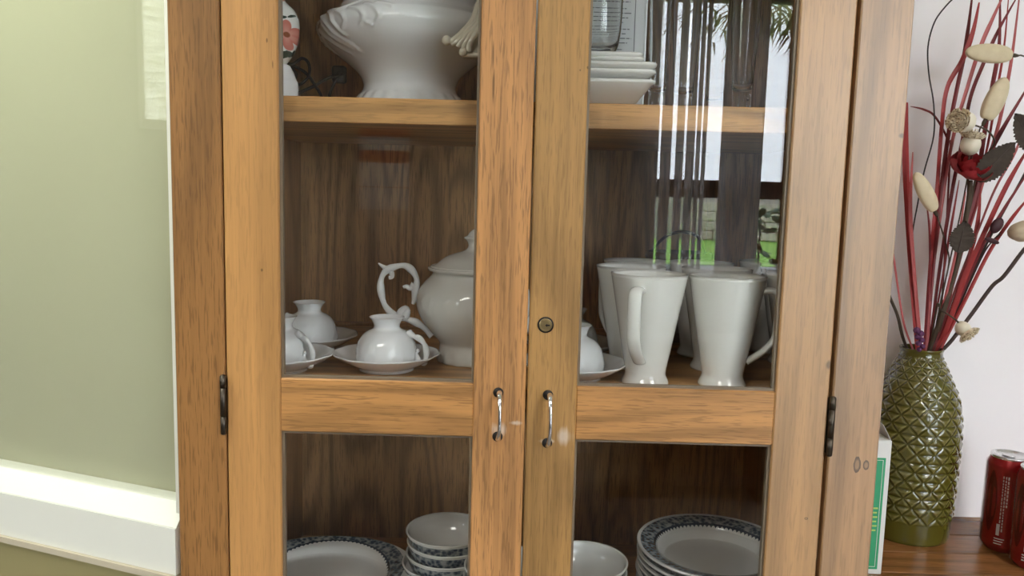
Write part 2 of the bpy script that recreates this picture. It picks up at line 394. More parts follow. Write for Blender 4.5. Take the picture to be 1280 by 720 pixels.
for k, (a, b, l) in enumerate(segs):
    curtain('curtain', mx(a), mx(b), .12, 2.45, YB+.08, l, wav=.004, per=.05+.01*k)
curtain('curtain', mx(904), mx(957), .12, 2.45, YB+.08, 'dark grey curtain between the two bright sky strips in the mirrored window', wav=.010, per=.06)
curtain('curtain', 2.62, 3.02, .12, 2.45, YB+.08, 'gathered grey curtain at the far end of the garden window', wav=.03, per=.12)
blocker = thing('bookcase', 'low dark bookcase in front of the curtained end of the garden window', 'bookcase', (.75, YB+.30, 0))  # unseen, added to keep lower window slits out of the door reflection
M['dark_wood'] = oak('dark_stained_wood', 'x', (.06, .035, .022), seed=20)
for a, b in (((.44, YB+.17, 0), (.46, YB+.42, 1.08)), ((1.16, YB+.17, 0), (1.18, YB+.42, 1.08))): MB().box(a, b, .002).build('side_panel', M['dark_wood'], blocker, blocker.location)
MB().box((.42, YB+.16, 1.08), (1.20, YB+.44, 1.105), .003).build('top_board', M['dark_wood'], blocker, blocker.location)
MB().box((.46, YB+.17, .0), (1.16, YB+.18, 1.08)).build('back_panel', M['dark_wood'], blocker, blocker.location)
for k in range(3): MB().box((.46, YB+.18, .08+k*.34), (1.16, YB+.41, .10+k*.34)).build('shelf', M['dark_wood'], blocker, blocker.location)
# palm outside: arching fronds
def leaf_mat(name, col):
    return mat(name, col, .5)
M['palm'] = leaf_mat('palm_green', (.12, .20, .06)); M['palm_y'] = leaf_mat('palm_yellow', (.45, .48, .12)); M['bush'] = leaf_mat('bush_green', (.05, .12, .05))
palm = thing('palm', 'potted palm with arching fronds outside the garden window', 'plant', (1.75, -3.75, 0))
mb = MB().tube([(1.75, -3.75, .0), (1.74, -3.74, GZ+.8), (1.72, -3.72, GZ+1.40)], [.05, .035, .02]); mb.build('trunk', M['bronze'], palm, palm.location)
mb = MB(); my = MB()
for k in range(11):
    az = k*2*math.pi/11+.2; ln = .85+.1*(k % 3)
    pts = []
    for i in range(14):
        t = i/13; rr = ln*t; pts.append(Vector((1.72+rr*math.cos(az), -3.72+rr*math.sin(az)*.35, GZ+1.40+.45*math.sin(t*2.3)*.9-t*t*.30)))
    tgt = my if k % 3 == 1 else mb
    tgt.tube(pts, [.006*(1-.7*i/13) for i in range(14)], 5)
    for i in range(2, 13):
        for sgn in (-1, 1):
            q = pts[i]; L = .24*(1-abs(i-6)/11); tip = q+Vector((math.cos(az)*.06, sgn*.05, -L)) + Vector((sgn*.10, 0, 0)); mid = (q+tip)/2+Vector((.02*sgn, 0, .03)); w = .008
            tgt.add([q, mid+Vector((w, 0, 0)), tip, mid-Vector((w, 0, 0))], [(0, 1, 2, 3)], False)
mb.build('frond', M['palm'], palm, palm.location); my.build('frond', M['palm_y'], palm, palm.location)
bush = thing('leafy_shrub', 'small leafy shrub on the lawn close to the garden window', 'plant', (1.40, -3.9, 0))
MB().tube([(1.42, -3.9, 0), (1.42, -3.9, GZ), (1.42, -3.9, GZ+.50)], [.012, .009, .004]).build('stem', M['bronze'], bush, bush.location)
mb = MB()
for k in range(64):
    z = .25+1.15*random.random(); az = random.random()*6.3; r = .03+.15*random.random()
    c = Vector((1.43+r*math.cos(az), -3.9+r*math.sin(az), z)); R = Matrix.Rotation(random.random()*3, 3, 'X') @ Matrix.Rotation(random.random()*3, 3, 'Z')
    mb.ball(c, (.045, .022, .002), 6, 4, R)
mb.build('foliage', M['bush'], bush, bush.location)
# notices on the wall behind the camera (dimly mirrored in the left door)
M['paper'] = mat('paper', (.75, .75, .72), .6); M['redprint'] = mat('red_print', (.35, .06, .05), .6); M['ink'] = mat('grey_ink', (.16, .17, .2), .6)
x0, x1 = at(448, 200, 3.2).x, at(511, 200, 3.2).x
z0, z1 = at(480, 262, 3.2).z, at(480, 160, 3.2).z
nb = thing('wall_calendar', 'red and white paper calendar hanging on the tan wall behind the camera', 'calendar', ((x0+x1)/2, YB, z0))
MB().box((x0, YB, z0), (x1, YB+.004, z1)).build('sheet', M['paper'], nb, nb.location)
h = z1-z0
mb = MB().box((x0, YB+.004, z1-.10*h), (x1, YB+.005, z1)).box((x0, YB+.004, z1-.42*h), (x1, YB+.005, z1-.27*h)).box((x0, YB+.004, z0+.27*h), (x1, YB+.005, z0+.285*h))
mb.build('red_band', M['redprint'], nb, nb.location)
# added ceiling fittings round the fill lights and the pane spot
M['fit'] = mat('white_fitting', (.85, .85, .85), .4)
for i, a in enumerate(FILL_PANELS):
    x, y, z = a[0]; t = thing('ceiling_light', ['square white ceiling light panel on the calendar side of the room', 'square white ceiling light panel on the garden window side'][i], 'light', (x, y, CEIL))
    MB().box((x-.31, y-.31, CEIL-.03), (x+.31, y-.29, CEIL)).box((x-.31, y+.29, CEIL-.03), (x+.31, y+.31, CEIL)).box((x-.31, y-.29, CEIL-.03), (x-.29, y+.29, CEIL)).box((x+.29, y-.29, CEIL-.03), (x+.31, y+.29, CEIL)).build('frame', M['fit'], t, t.location)
t = thing('downlight', 'small round ceiling downlight above the green glazed panel', 'light', (-.98, -.28, CEIL))
MB().lathe([(.055, 0), (.055, -.012), (.048, -.012), (.045, 0)], 32).build('ring', M['fit'], t)

# ------------------------------------------------------------------ glazed panel in the green wall (window_3)
wf = MB(); slab(wf, .0, 1.06, .012, -.04, .990, 1.046)
w3 = struct(wf.build('window_3', M['frame_white']))
def wedge(s0, s1, oa, ob, z0, z1):     # moulding sloping back to the glass
    vs = [tp(s0, oa, z0), tp(s1, oa, z0), tp(s1, ob, z1), tp(s0, ob, z1), tp(s0, -.03, z0), tp(s1, -.03, z0), tp(s1, -.03, z1), tp(s0, -.03, z1)]
    return MB().add(vs, [(3, 2, 1, 0), (4, 5, 6, 7), (2, 3, 7, 6), (0, 1, 5, 4), (1, 2, 6, 5), (3, 0, 4, 7)], False)
wedge(0, 1.06, .010, -.008, 1.0465, 1.070).build('glazing_bead', M['frame_white'], w3)
mb = MB(); slab(mb, 0, 1.06, .016, 0, .982, .9895); mb.build('sill_moulding', mat('beige_moulding', (.55, .48, .36), .5), w3)
mb = MB(); slab(mb, -.0005, .0085, .000, -.03, 1.0465, 2.27); mb.build('jamb', M['frame_white'], w3)
mb = MB(); slab(mb, 1.03, 1.06, .010, -.03, 1.0465, 2.27); mb.build('jamb', M['frame_white'], w3)
mb = MB(); slab(mb, 0, 1.06, .010, -.03, 2.27, 2.32); mb.build('head_rail', M['frame_white'], w3)
mb = MB(); slab(mb, .004, 1.05, -.010, -.014, 1.055, 2.28); mb.build('glass_pane', M['pane'], w3)
mb = MB(); slab(mb, .001, 1.055, -.031, -.038, 1.04, 2.29); mb.build('backing_panel', M['blind'], w3)

# ------------------------------------------------------------------ counter
ct = thing('counter', 'brown varnished plank counter carrying the vase, carton and cans', 'counter', (1.05, .2, 0))
CR_ = .4045
ys = [-.04, .03, .10, .17, .24, .31, .38, WY]
for i in range(len(ys)-1):
    x0 = CR_+.0015
    MB().box((x0, ys[i]+.0006, CZ-.03), (1.7, ys[i+1]-.0006, CZ), .0012).build('plank', M['counter'], ct, ct.location)
MB().box((CR_+.002, -.01, 0), (1.7, WY-.001, CZ-.03)).build('base_cabinet', M['counter'], ct, ct.location)
for i in range(2):
    d = MB().box((.43+i*.62, -.03, .10), (1.03+i*.62, -.01, CZ-.06), .004).build('door', M['counter'], ct, ct.location)
    MB().ball((.98+i*.62, -.042, .6), .012).build('knob', M['brass'], d, ct.location)

# ------------------------------------------------------------------ display cabinet
CL, CR = -.3815, .4045; CB, CTP = 0.0, 1.93; BY = .44; DT = .022
SH0, SH1, SH2 = .85, 1.217, 1.542           # shelf tops
cab = thing('display_cabinet', 'oak display cabinet with two glazed doors standing on the floor beside the counter', 'cabinet', (.0115, .22, 0))
CO = cab.location.copy()
def part(name, mb, m, parent=cab): return mb.build(name, m, parent, CO)
tag(part('post', MB().box((CL, 0, CB), (-.3262, DT, CTP), .0015), M['post_l']), 'darker brown left corner post')
tag(part('post', MB().box((.3492, 0, CB), (CR, DT, CTP), .0015), M['post_r']), 'paler right corner post with knots')
part('side_panel', MB().box((CL, DT, CB), (CL+.02, BY+.008, CTP)), M['inner'])
part('side_panel', MB().box((CR-.02, DT, CB), (CR, BY+.008, CTP)), M['inner'])
part('top_panel', MB().box((CL-.01, -.01, CTP), (CR+.01, BY+.008, CTP+.025), .003), M['shelf'])
part('bottom_panel', MB().box((CL+.02, DT, .05), (CR-.02, BY, .08), .001), M['shelf'])
part('shelf', MB().box((CL+.02, .032, SH0-.028), (CR-.02, BY, SH0), .001), M['shelf'])
part('shelf', MB().box((CL+.02, .032, .45), (CR-.02, BY, .478), .001), M['shelf'])
part('shelf', MB().box((CL+.02, .030, SH1-.028), (CR-.02, BY, SH1), .001), M['shelf'])
part('shelf', MB().box((CL+.02, .034, SH2-.028), (CR-.02, BY, SH2), .001), M['shelf'])
part('back_rail', MB().box((CL+.02, BY-.008, SH1), (CR-.02, BY, SH1+.006), .001), M['inner'])
xs = [CL+.02, -.235, -.12, .03, .16, .275, CR-.02]
for i in range(6):
    part('back_board', MB().box((xs[i]+.0001, BY, .08), (xs[i+1]-.0001, BY+.008, CTP)), M['back'])
def hinge(x, parent, y=-.0035):
    z = at(280 if x < 0 else 1037, 505 if x < 0 else 532, 0).z
    mb = MB()
    h = .0325
    for a, b in ((-h, -h+.019), (-h+.0195, h-.0135), (h-.013, h)):
        mb.lathe([(.0005, a), (.0034, a), (.0034, b), (.0005, b)], 18, (x, y, z))
    mb.box((x-.0025, y+.001, z-h+.001), (x+.0025, .004, z+h-.001))
    mb.ball((x, y, z+h), (.0034, .0034, .002), 12, 6); mb.ball((x, y, z-h), (.0034, .0034, .002), 12, 6)
    return part('hinge', mb, M['bronze'], parent)
def door(x0, x1, sl, sr, ms, mr, lbl, hx):
    zt, zb = CTP-.004, .06
    d = part('door', MB().box((x0, 0, zb), (x0+sl, DT, zt), .0015), ms)
    tag(d, lbl)
    part('stile', MB().box((x1-sr, 0, zb), (x1, DT, zt), .0015), mr, d)
    xa, xb = x0+sl, x1-sr
    for z0, z1 in ((1.1685, 1.2295), (.70, .76), (zb, zb+.06), (zt-.06, zt)):
        part('rail', MB().box((xa, .0006, z0), (xb, DT-.001, z1), .0012), M['rail'], d)
    for z0, z1 in ((zb+.06, .70), (.76, 1.1685), (1.2295, zt-.06)):
        part('glass_pane', MB().box((xa, .011, z0), (xb, .014, z1)), M['pane'], d)
        mb = MB()
        q = .0028
        mb.box((xa, .0045, z0), (xa+q, .011, z1)).box((xb-q, .0045, z0), (xb, .011, z1)).box((xa+q, .0045, z0), (xb-q, .011, z0+q)).box((xa+q, .0045, z1-q), (xb-q, .011, z1))
        part('glazing_bead', mb, M['bead'], d)
    hinge(hx, d)
    return d
dl = door(-.3243, .0092, .0600, .0580, M['stile_l'], M['stile_ml'], 'left glazed door with chrome handle', -.3272)
dr = door(.0112, .3450, .0550, .0590, M['stile_mr'], M['stile_r'], 'right glazed door with lock and chrome handle', .3485)
def handle(pt, pb, parent):
    a = at(*pt, 0); b = at(*pb, 0); x = (a.x+b.x)/2
    pts = smooth_prof([(x, .002, a.z), (x+.0005, -.010, a.z+.0005), (x+.001, -.017, a.z-.006), (x+.0015, -.0205, (a.z+b.z)/2+.008), (x+.0015, -.0205, (a.z+b.z)/2-.012), (x+.0005, -.016, b.z+.004), (x, -.009, b.z-.001), (x, .002, b.z)], 7)
    n = len(pts); r = [.0032-.0012*math.sin(math.pi*min(1, max(0, (i/n-.12)/.76))) for i in range(n)]
    h = part('handle', MB().tube(pts, r, 12, flat=.8), M['chrome'], parent)
    for q in (a, b):
        mb = MB(); mb.lathe([(.0002, -.0006), (.0058, -.0006), (.0052, .0002)], 20)
        k = 60
        vs = mb.v[-k:]
        for j in range(k):
            px, py, pz = vs[j]; mb.v[len(mb.v)-k+j] = (q.x-.001+px, pz, q.z-.0005+py)
        part('handle_socket', mb, M['darkhole'], parent)
handle((624, 490), (623, 545), dl); handle((686, 493), (685, 553), dr)
# lock on the right door
lp = at(682, 406, 0)
def ydisc(prof, c, n=28):
    mb = MB().lathe(prof, n); mb.v = [(c.x+x, c.y-z, c.z+y) for x, y, z in mb.v]; return mb
_l = ydisc([(.0072, 0), (.0072, .0022), (.0066, .0026), (.0060, .0026), (.0058, .0020), (.0052, .0020), (.0050, .0026), (.0002, .0026)], lp); _l.sm = [False]*len(_l.f)
lk = part('lock', _l, M['brass'], dr)
mb = ydisc([(.0090, .0001), (.0090, .0008), (.0073, .0010)], lp); mb.box((lp.x-.0002, lp.y-.0031, lp.z-.0009), (lp.x+.0046, lp.y-.0020, lp.z+.0006)); mb.box((lp.x+.0010, lp.y-.0031, lp.z-.0018), (lp.x+.0018, lp.y-.0020, lp.z+.0015))
part('keyhole', mb, M['darkhole'], dr)

# ------------------------------------------------------------------ relief helper
def seg_d(px, pz, a, b):
    ax, az = a; bx, bz = b; dx = bx-ax; dz = bz-az
    t = max(0, min(1, ((px-ax)*dx+(pz-az)*dz)/(dx*dx+dz*dz+1e-12)))
    return math.hypot(px-ax-t*dx, pz-az-t*dz), t
def relief(lines, R, h, wd):
    L = []
    for P in lines:
        P = smooth_prof(P, 5); L.append((P, min(p[0] for p in P)-3*wd, max(p[0] for p in P)+3*wd, min(p[1] for p in P)-3*wd, max(p[1] for p in P)+3*wd))
    def f(t, z, k):
        u = (t if t < math.pi else t-2*math.pi)*R; best = 1e9; tt = 0
        for P, a0, a1, b0, b1 in L:
            if u < a0 or u > a1 or z < b0 or z > b1: continue
            for i in range(len(P)-1):
                d, q = seg_d(u, z, P[i], P[i+1]); 
                if d < best: best = d; tt = (i+q)/(len(P)-1)
        if best > 3*wd: return 0
        ww = wd*(1.15-.8*abs(tt-.35)); return h*math.exp(-(best/ww)**2)
    return f

# ------------------------------------------------------------------ tureen (upper left)
Y = .205
tx = at(513, 60, Y).x
tl = Vector((tx, Y, SH2))
tur = thing('soup_tureen', 'large white footed soup tureen with moulded scroll relief on the upper shelf', 'tureen', tl)
z_of = lambda py: at(513, py, Y).z-SH2
prof = [(.0, .006), (.062, .006), (.070, .0), (.0735, .004), (.072, .012), (.066, .021), (.0612, .028), (.0605, .036), (.066, .047), (.080, .060), (.096, .072), (.109, .084), (.1155, .095), (.117, .103), (.1125, .113), (.104, .119), (.0985, .1225), (.092, .128), (.0865, .137), (.086, .147), (.094, .162), (.104, .174), (.106, .178), (.102, .180), (.096, .175), (.085, .154)]
scroll = []
Rr = .117
def C(th, z): return (math.radians(th)*Rr, z)
scroll = [[C(-158, .125), C(-150, .118), C(-146, .104), C(-140, .092), C(-130, .082), C(-124, .079)],
          [C(-152, .124), C(-144, .112), C(-139, .101), C(-132, .090), C(-126, .084)],
          [C(-146, .128), C(-138, .120), C(-134, .108), C(-130, .098), C(-127, .094)],
          [C(-150, .132), C(-140, .128), C(-130, .126), C(-124, .131), C(-120, .136)],
          [C(-160, .108), C(-153, .098), C(-145, .086), C(-138, .078)],
          [C(-134, .124), C(-126, .118), C(-124, .108), C(-128, .103)],
          [C(-112, .130), C(-104, .124), C(-100, .112), C(-104, .103), C(-109, .106)],
          [C(-122, .126), C(-114, .122), C(-110, .112), C(-113, .103)],
          [C(-104, .131), C(-97, .128), C(-92, .124)],
          [C(-162, .12), C(-170, .112), C(-174, .10), C(-168, .09)], [C(-160, .10), C(-166, .092), C(-164, .082)]]
scroll = [[(a_, b_-.012) for a_, b_ in q_] for q_ in scroll]
rl = relief(scroll, Rr, .0034, .0019)
wf_ = lambda t, z, k: (rl(t, z, k) if z > .06 else 0) + (.0008*math.cos(t*24) if z < .022 else 0)
MB().lathe(prof, 300, sub=5, disp=wf_).build('bowl', M['porc'], tur)
lid = MB().lathe([(.097, .187), (.100, .190), (.092, .197), (.075, .208), (.05, .222), (.025, .232), (.012, .238), (.010, .246), (.016, .256), (.014, .266), (.0, .270)], 72, sub=4).build('lid', M['porc'], tur); lid.location.z = -.0115
# side handles: fluted scroll bracket
def bracket(mir):
    mb = MB()
    for k in range(5):
        o = k*.0052
        pts = [(.074+o*1.2, -.072-.002*k, .176), (.060+o, -.092-.001*k, .150), (.053+o, -.106, .125), (.041+o*.9, -.117, .108+o*.12), (.031+o*.95, -.121, .0985-o*.15), (.023+o*1.35, -.120, .0975-o*.55)]
        pts = smooth_prof(pts, 5); n = len(pts)
        mb.tube([(mir*p[0], p[1], p[2]) for p in pts], [.0030+.0012*math.sin(math.pi*i/n) for i in range(n)], 8)
    mb.ball((mir*.024, -.121, .0985), .0058, 14, 8)
    mb.ball((mir*.0435, -.121, .0855), .0050, 14, 8)
    v = [(.042, -.118, .083), (.105, -.100, .083), (.105, -.092, .176), (.078, -.080, .176), (.058, -.108, .120)]
    vs = [(mir*x, y, z) for x, y, z in v]+[(mir*x, y+.03, z) for x, y, z in v]
    f = [(0, 1, 2, 3, 4), (9, 8, 7, 6, 5), (0, 5, 6, 1), (1, 6, 7, 2), (2, 7, 8, 3), (3, 8, 9, 4), (4, 9, 5, 0)]
    mb.add(vs, f, False); mb.tube([(mir*.042, -.119, .084), (mir*.106, -.101, .084)], .0035, 8)
    mb.v = [(x+mir*.034, y+.012, z-.0235) for x, y, z in mb.v]
    return mb
tag(bracket(1).build('handle', M['cream'], tur), 'cream fluted scroll handle')

# ------------------------------------------------------------------ painted lamp (upper far left)
Y = .105
lx = at(345, 37, Y).x
lm = thing('table_lamp', 'white painted ceramic lamp with pink flowers and black flex, far left of upper shelf', 'lamp', (lx, Y, SH2))
MB().lathe([(0, 0), (.0245, 0), (.0252, .003), (.0252, .022), (.0235, .026), (.021, .033), (.0175, .040), (.0135, .044), (.0, .044)], 40, sub=3).build('base', mat('white_wood', (.78, .78, .80), .3), lm)
m = mat('painted_ceramic', (.8, .8, .78), .15, coat=.5); N = NT(m); tc = N.n('ShaderNodeTexCoord'); sx = N.n('ShaderNodeSeparateXYZ'); N.link(tc.outputs['Object'], sx.inputs[0])
def circ(cx, cz):
    a = N.math('SUBTRACT', sx.outputs[0], cx); b = N.math('SUBTRACT', sx.outputs[2], cz)
    return a, b, N.math('SQRT', N.math('ADD', N.math('MULTIPLY', a, a), N.math('MULTIPLY', b, b)))
col = None
base_c = N.n('ShaderNodeRGB'); base_c.outputs[0].default_value = (.80, .80, .77, 1); col = base_c.outputs[0]
ns = N.n('ShaderNodeTexNoise', i_Scale=160.0); N.link(tc.outputs['Object'], ns.inputs['Vector'])
fx, fz = at(356.5, 42, Y-.025).x-lx, at(356.5, 42, Y-.025).z-SH2
for cx, cz, R, c1 in ((fx, fz, .0165, (.62, .20, .16)), (fx-.02, fz+.036, .014, (.62, .20, .16)), (fx+.026, fz+.045, .013, (.6, .18, .15))):
    a, b, d = circ(cx, cz); an = N.math('ARCTAN2', b, a)
    pet = N.math('MULTIPLY_ADD', N.math('ABSOLUTE', N.math('SINE', N.math('MULTIPLY', an, 3.0))), .5, .55)
    q = N.math('DIVIDE', d, N.math('MULTIPLY', pet, R)); msk = N.ramp(q, [(.93, 1.0), (1.0, 0.0)])
    col = N.mix(msk, col, c1); col = N.mix(N.math('MULTIPLY', N.ramp(q, [(.3, 1.0), (.75, 0.0)]), .5), col, (.75, .42, .34))
    col = N.mix(N.ramp(N.math('DIVIDE', d, R), [(.16, 1.0), (.22, 0.0)]), col, (.28, .08, .03))
for cx, cz, rx, rz, rot in ((fx-.006, fz-.022, .010, .0035, .4), (fx+.004, fz-.020, .009, .003, 1.1), (fx+.013, fz-.012, .004, .0015, 1.0), (fx+.0165, fz-.002, .0035, .0014, 1.4), (fx+.016, fz+.008, .003, .0013, 1.9), (fx-.004, fz+.019, .005, .002, .2), (fx-.008, fz+.024, .004, .002, 2.2), (fx+.004, fz+.022, .004, .0015, .6), (fx+.002, fz-.026, .003, .0015, .9)):
    a = N.math('SUBTRACT', sx.outputs[0], cx); b = N.math('SUBTRACT', sx.outputs[2], cz); c_, s_ = math.cos(rot), math.sin(rot)
    u = N.math('DIVIDE', N.math('ADD', N.math('MULTIPLY', a, c_), N.math('MULTIPLY', b, s_)), rx); v = N.math('DIVIDE', N.math('SUBTRACT', N.math('MULTIPLY', b, c_), N.math('MULTIPLY', a, s_)), rz)
    d = N.math('ADD', N.math('SQRT', N.math('ADD', N.math('MULTIPLY', u, u), N.math('MULTIPLY', v, v))), N.math('MULTIPLY_ADD', ns.outputs['Fac'], .6, -.3))
    col = N.mix(N.ramp(d, [(.9, 1.0), (1.05, 0.0)]), col, (.03, .06, .05))
N.link(col, N.b.inputs['Base Color'])
MB().lathe([(0, .043), (.010, .044), (.0135, .047), (.020, .056), (.0255, .070), (.0275, .083), (.0265, .096), (.022, .107), (.014, .114), (.0105, .118), (.0105, .122), (.017, .128), (.0205, .138), (.018, .149), (.010, .156), (.0, .158)], 56, sub=3).build('body', m, lm)
MB().lathe([(.0, .157), (.010, .157), (.010, .185), (.008, .186), (.0, .186)], 24).build('bulb_holder', M['brass'], lm)
# flex
def P(px, py, Y): v = at(px, py, Y); return v
cp = [P(356, 79, .115), P(366, 80, .12), P(378, 73, .13), P(386, 80, .14), P(386, 95, .145), P(376, 105, .14), P(368, 103, .13), P(370, 92, .125), P(362, 82, .12)]
loop = [tuple(p) for p in cp]
fl = MB().tube(smooth_prof(loop, 7), .0019, 8)
fl.tube(smooth_prof([tuple(P(*q)) for q in ((358, 82, .12), (370, 84, .13), (383, 92, .15), (394, 107, .17), (402, 121, .19), (404, 134, .2))], 7), .0019, 8)
fl.tube(smooth_prof([tuple(P(*q)) for q in ((362, 124, .15), (376, 115, .16), (392, 108, .17), (405, 100, .18), (418, 95, .19), (428, 92, .20))], 7), .0020, 8)
fl.tube(smooth_prof([tuple(P(*q)) for q in ((422, 96, .2), (416, 108, .2), (411, 122, .2), (409, 134, .2))], 6), .0020, 8)
fl.build('flex', M['black'], lm, lm.location)
pc = P(424, 94, .205)
MB().box((pc.x-.009, pc.y-.006, pc.z-.010), (pc.x+.009, pc.y+.008, pc.z+.012), .003, seg=2).build('plug', M['black'], lm, lm.location)

# ------------------------------------------------------------------ teacups on saucers
def scal(t, r, z, k): return (r*(1+.012*math.cos(12*t)*min(1, max(0, (r-.045)/.02))), z)
sau = thing('saucer', '', 'saucer', group='saucers on the middle shelf')
MB().lathe([(0, .004), (.030, .004), (.031, .0), (.0345, .0), (.0345, .003), (.040, .0055), (.052, .011), (.064, .0185), (.0665, .0205), (.0665, .0215), (.0645, .0215), (.052, .0142), (.040, .0088), (.036, .0075), (.0, .0068)], 96, sub=2, rf=scal).build('plate', M['porc'], sau)
cup = thing('teacup', '', 'cup', group='upturned teacups on the middle shelf')
Rc = .037
cl = []
for k in range(7):
    a = -170+k*52
    cl += [[(math.radians(a)*Rc, .010), (math.radians(a+12)*Rc, .019), (math.radians(a+26)*Rc, .016), (math.radians(a+24)*Rc, .010)], [(math.radians(a+6)*Rc, .026), (math.radians(a+16)*Rc, .030), (math.radians(a+30)*Rc, .025)]]
cr = relief(cl, Rc, .0010, .0014)
MB().lathe([(.0345, .008), (.0365, .0), (.0378, .0), (.0382, .004), (.0380, .014), (.0362, .024), (.0318, .034), (.0250, .0405), (.0180, .0440), (.0158, .0475), (.0172, .0525), (.0208, .0578), (.0220, .0590), (.0206, .0592), (.0165, .0545), (.0, .0535)], 160, sub=3, disp=lambda t, z, k: cr(t, z, k) if .1 < k < .55 else 0).build('bowl', M['porc'], cup)
hp = smooth_prof([(.0255, 0, .0405), (.031, 0, .0385), (.036, 0, .036), (.0425, 0, .0335), (.0490, 0, .026), (.0515, 0, .016), (.0500, 0, .006), (.0475, 0, .0030), (.0420, 0, .0045), (.0385, 0, .011), (.0375, 0, .0165)], 5)
n = len(hp)
mb = MB().tube(hp, [.0022+.0012*abs(math.sin(i*.33)) for i in range(n)], 10, flat=1.25)
mb.ball((.0405, 0, .0185), .0026, 10, 6).ball((.0300, 0, .0415), .0030, 10, 6)
mb.build('handle', M['porc'], cup)
uS, uC = [False], [False]
def cup_set(px, y, ang, ls, lc, sz=0):
    x = at(px, 430, y).x
    place_copy(sau, uS, (x, y, SH1+sz), ang*.3, ls); place_copy(cup, uC, (x, y, SH1+.0072+sz), ang, lc)
cup_set(483.5, .118, math.radians(-8), 'white saucer nearest the teapot, under the middle upturned cup', 'white upturned teacup with right-facing handle, nearest the teapot')
cup_set(387, .232, math.radians(195), 'white saucer at the back behind the left upturned cup', 'white upturned teacup at the back left, its foot ring highest')
cup_set(349, .098, math.radians(-25), 'white saucer at front left cut off by the left door stile', 'white upturned teacup at front left, half hidden by the door stile')
cup_set(717, .098, math.radians(170), 'white saucer in front of the tall mugs, half behind the centre stile', 'white upturned teacup at the front beside the tall mugs')
cup_set(713, .235, math.radians(170), 'white saucer behind the front teacup beside the tall mugs', 'white upturned teacup behind the front one beside the tall mugs')

# ------------------------------------------------------------------ teapot
Y = .185
px_ = at(593, 385, Y).x
tp_ = thing('teapot', 'off-white porcelain teapot with ornate scrolled handle and domed lid, middle shelf', 'teapot', (px_, Y, SH1))
Rt = .076; tl_ = []
for a in (-150, -118, -84, -60, 20, 80, 130):
    tl_ += [[(math.radians(a)*Rt, .082), (math.radians(a+9)*Rt, .091), (math.radians(a+18)*Rt, .088), (math.radians(a+15)*Rt, .080)], [(math.radians(a+4)*Rt, .074), (math.radians(a+14)*Rt, .070), (math.radians(a+24)*Rt, .076)]]
tr_ = relief(tl_, Rt, .0016, .0018)
MB().lathe([(0, .004), (.040, .004), (.046, .0), (.049, .002), (.0475, .010), (.0455, .022), (.0480, .028), (.0585, .040), (.0690, .054), (.0760, .070), (.0765, .084), (.0730, .096), (.0655, .106), (.0575, .114), (.0560, .120), (.0590, .125), (.0575, .127), (.052, .121), (.050, .115)], 200, sub=3,
      disp=lambda t, z, k: (tr_(t, z, k) if .05 < z < .1 else 0)+(.0009*math.cos(16*t) if z < .012 else 0)).build('body', M['porc_grey'], tp_)
MB().lathe([(.0615, .121), (.0625, .1245), (.058, .1255), (.050, .130), (.040, .138), (.028, .143), (.018, .146), (.012, .149), (.0095, .154), (.0115, .160), (.0150, .163), (.0150, .165), (.011, .167), (.0085, .171), (.004, .175), (.0, .176)], 72, sub=3, disp=lambda t, z, k: 0).build('lid', M['porc_grey'], tp_)
L = lambda px, py: (at(px, py, Y).x-px_, 0, at(px, py, Y).z-SH1)
hp = smooth_prof([L(519, 372), L(519, 362), L(521, 350), L(515, 338), L(505, 332), L(492, 334), L(481, 340), L(476, 352), L(477, 368), L(482, 383), L(494, 395), L(508, 399), L(520, 403), L(530, 410), L(540, 420)], 6)
n = len(hp)
mb = MB().tube(hp, [.0036+.0018*(math.sin(i*.24)**2) for i in range(n)], 12)
def thorn(pts, r0, r1): mb.tube(smooth_prof(pts, 4), [r0+(r1-r0)*(i/(4*(len(pts)-1)))**.8 for i in range(4*(len(pts)-1)+1)], 10)
thorn([L(487, 337), L(480, 334), L(473, 329)], .0062, .0008)
thorn([L(484, 336), L(489, 340), L(490, 346), L(486, 347)], .0048, .0024)
thorn([L(518, 356), L(513, 360), L(508, 358), L(504, 359)], .0055, .0020)
thorn([L(519, 362), L(518, 374), L(516, 380)], .0056, .0024)
thorn([L(504, 398), L(500, 391), L(507, 385), L(511, 390)], .0062, .0030)
thorn([L(506, 397), L(509, 390), L(512, 388)], .0070, .0040)
tag(mb.build('handle', M['porc'], tp_), 'scrolled handle')
sp_ = smooth_prof([(.066, 0, .050), (.085, 0, .062), (.098, 0, .085), (.106, 0, .108), (.118, 0, .122)], 6)
MB().tube(sp_, [.016-.009*i/len(sp_) for i in range(len(sp_))], 14).build('spout', M['porc_grey'], tp_)

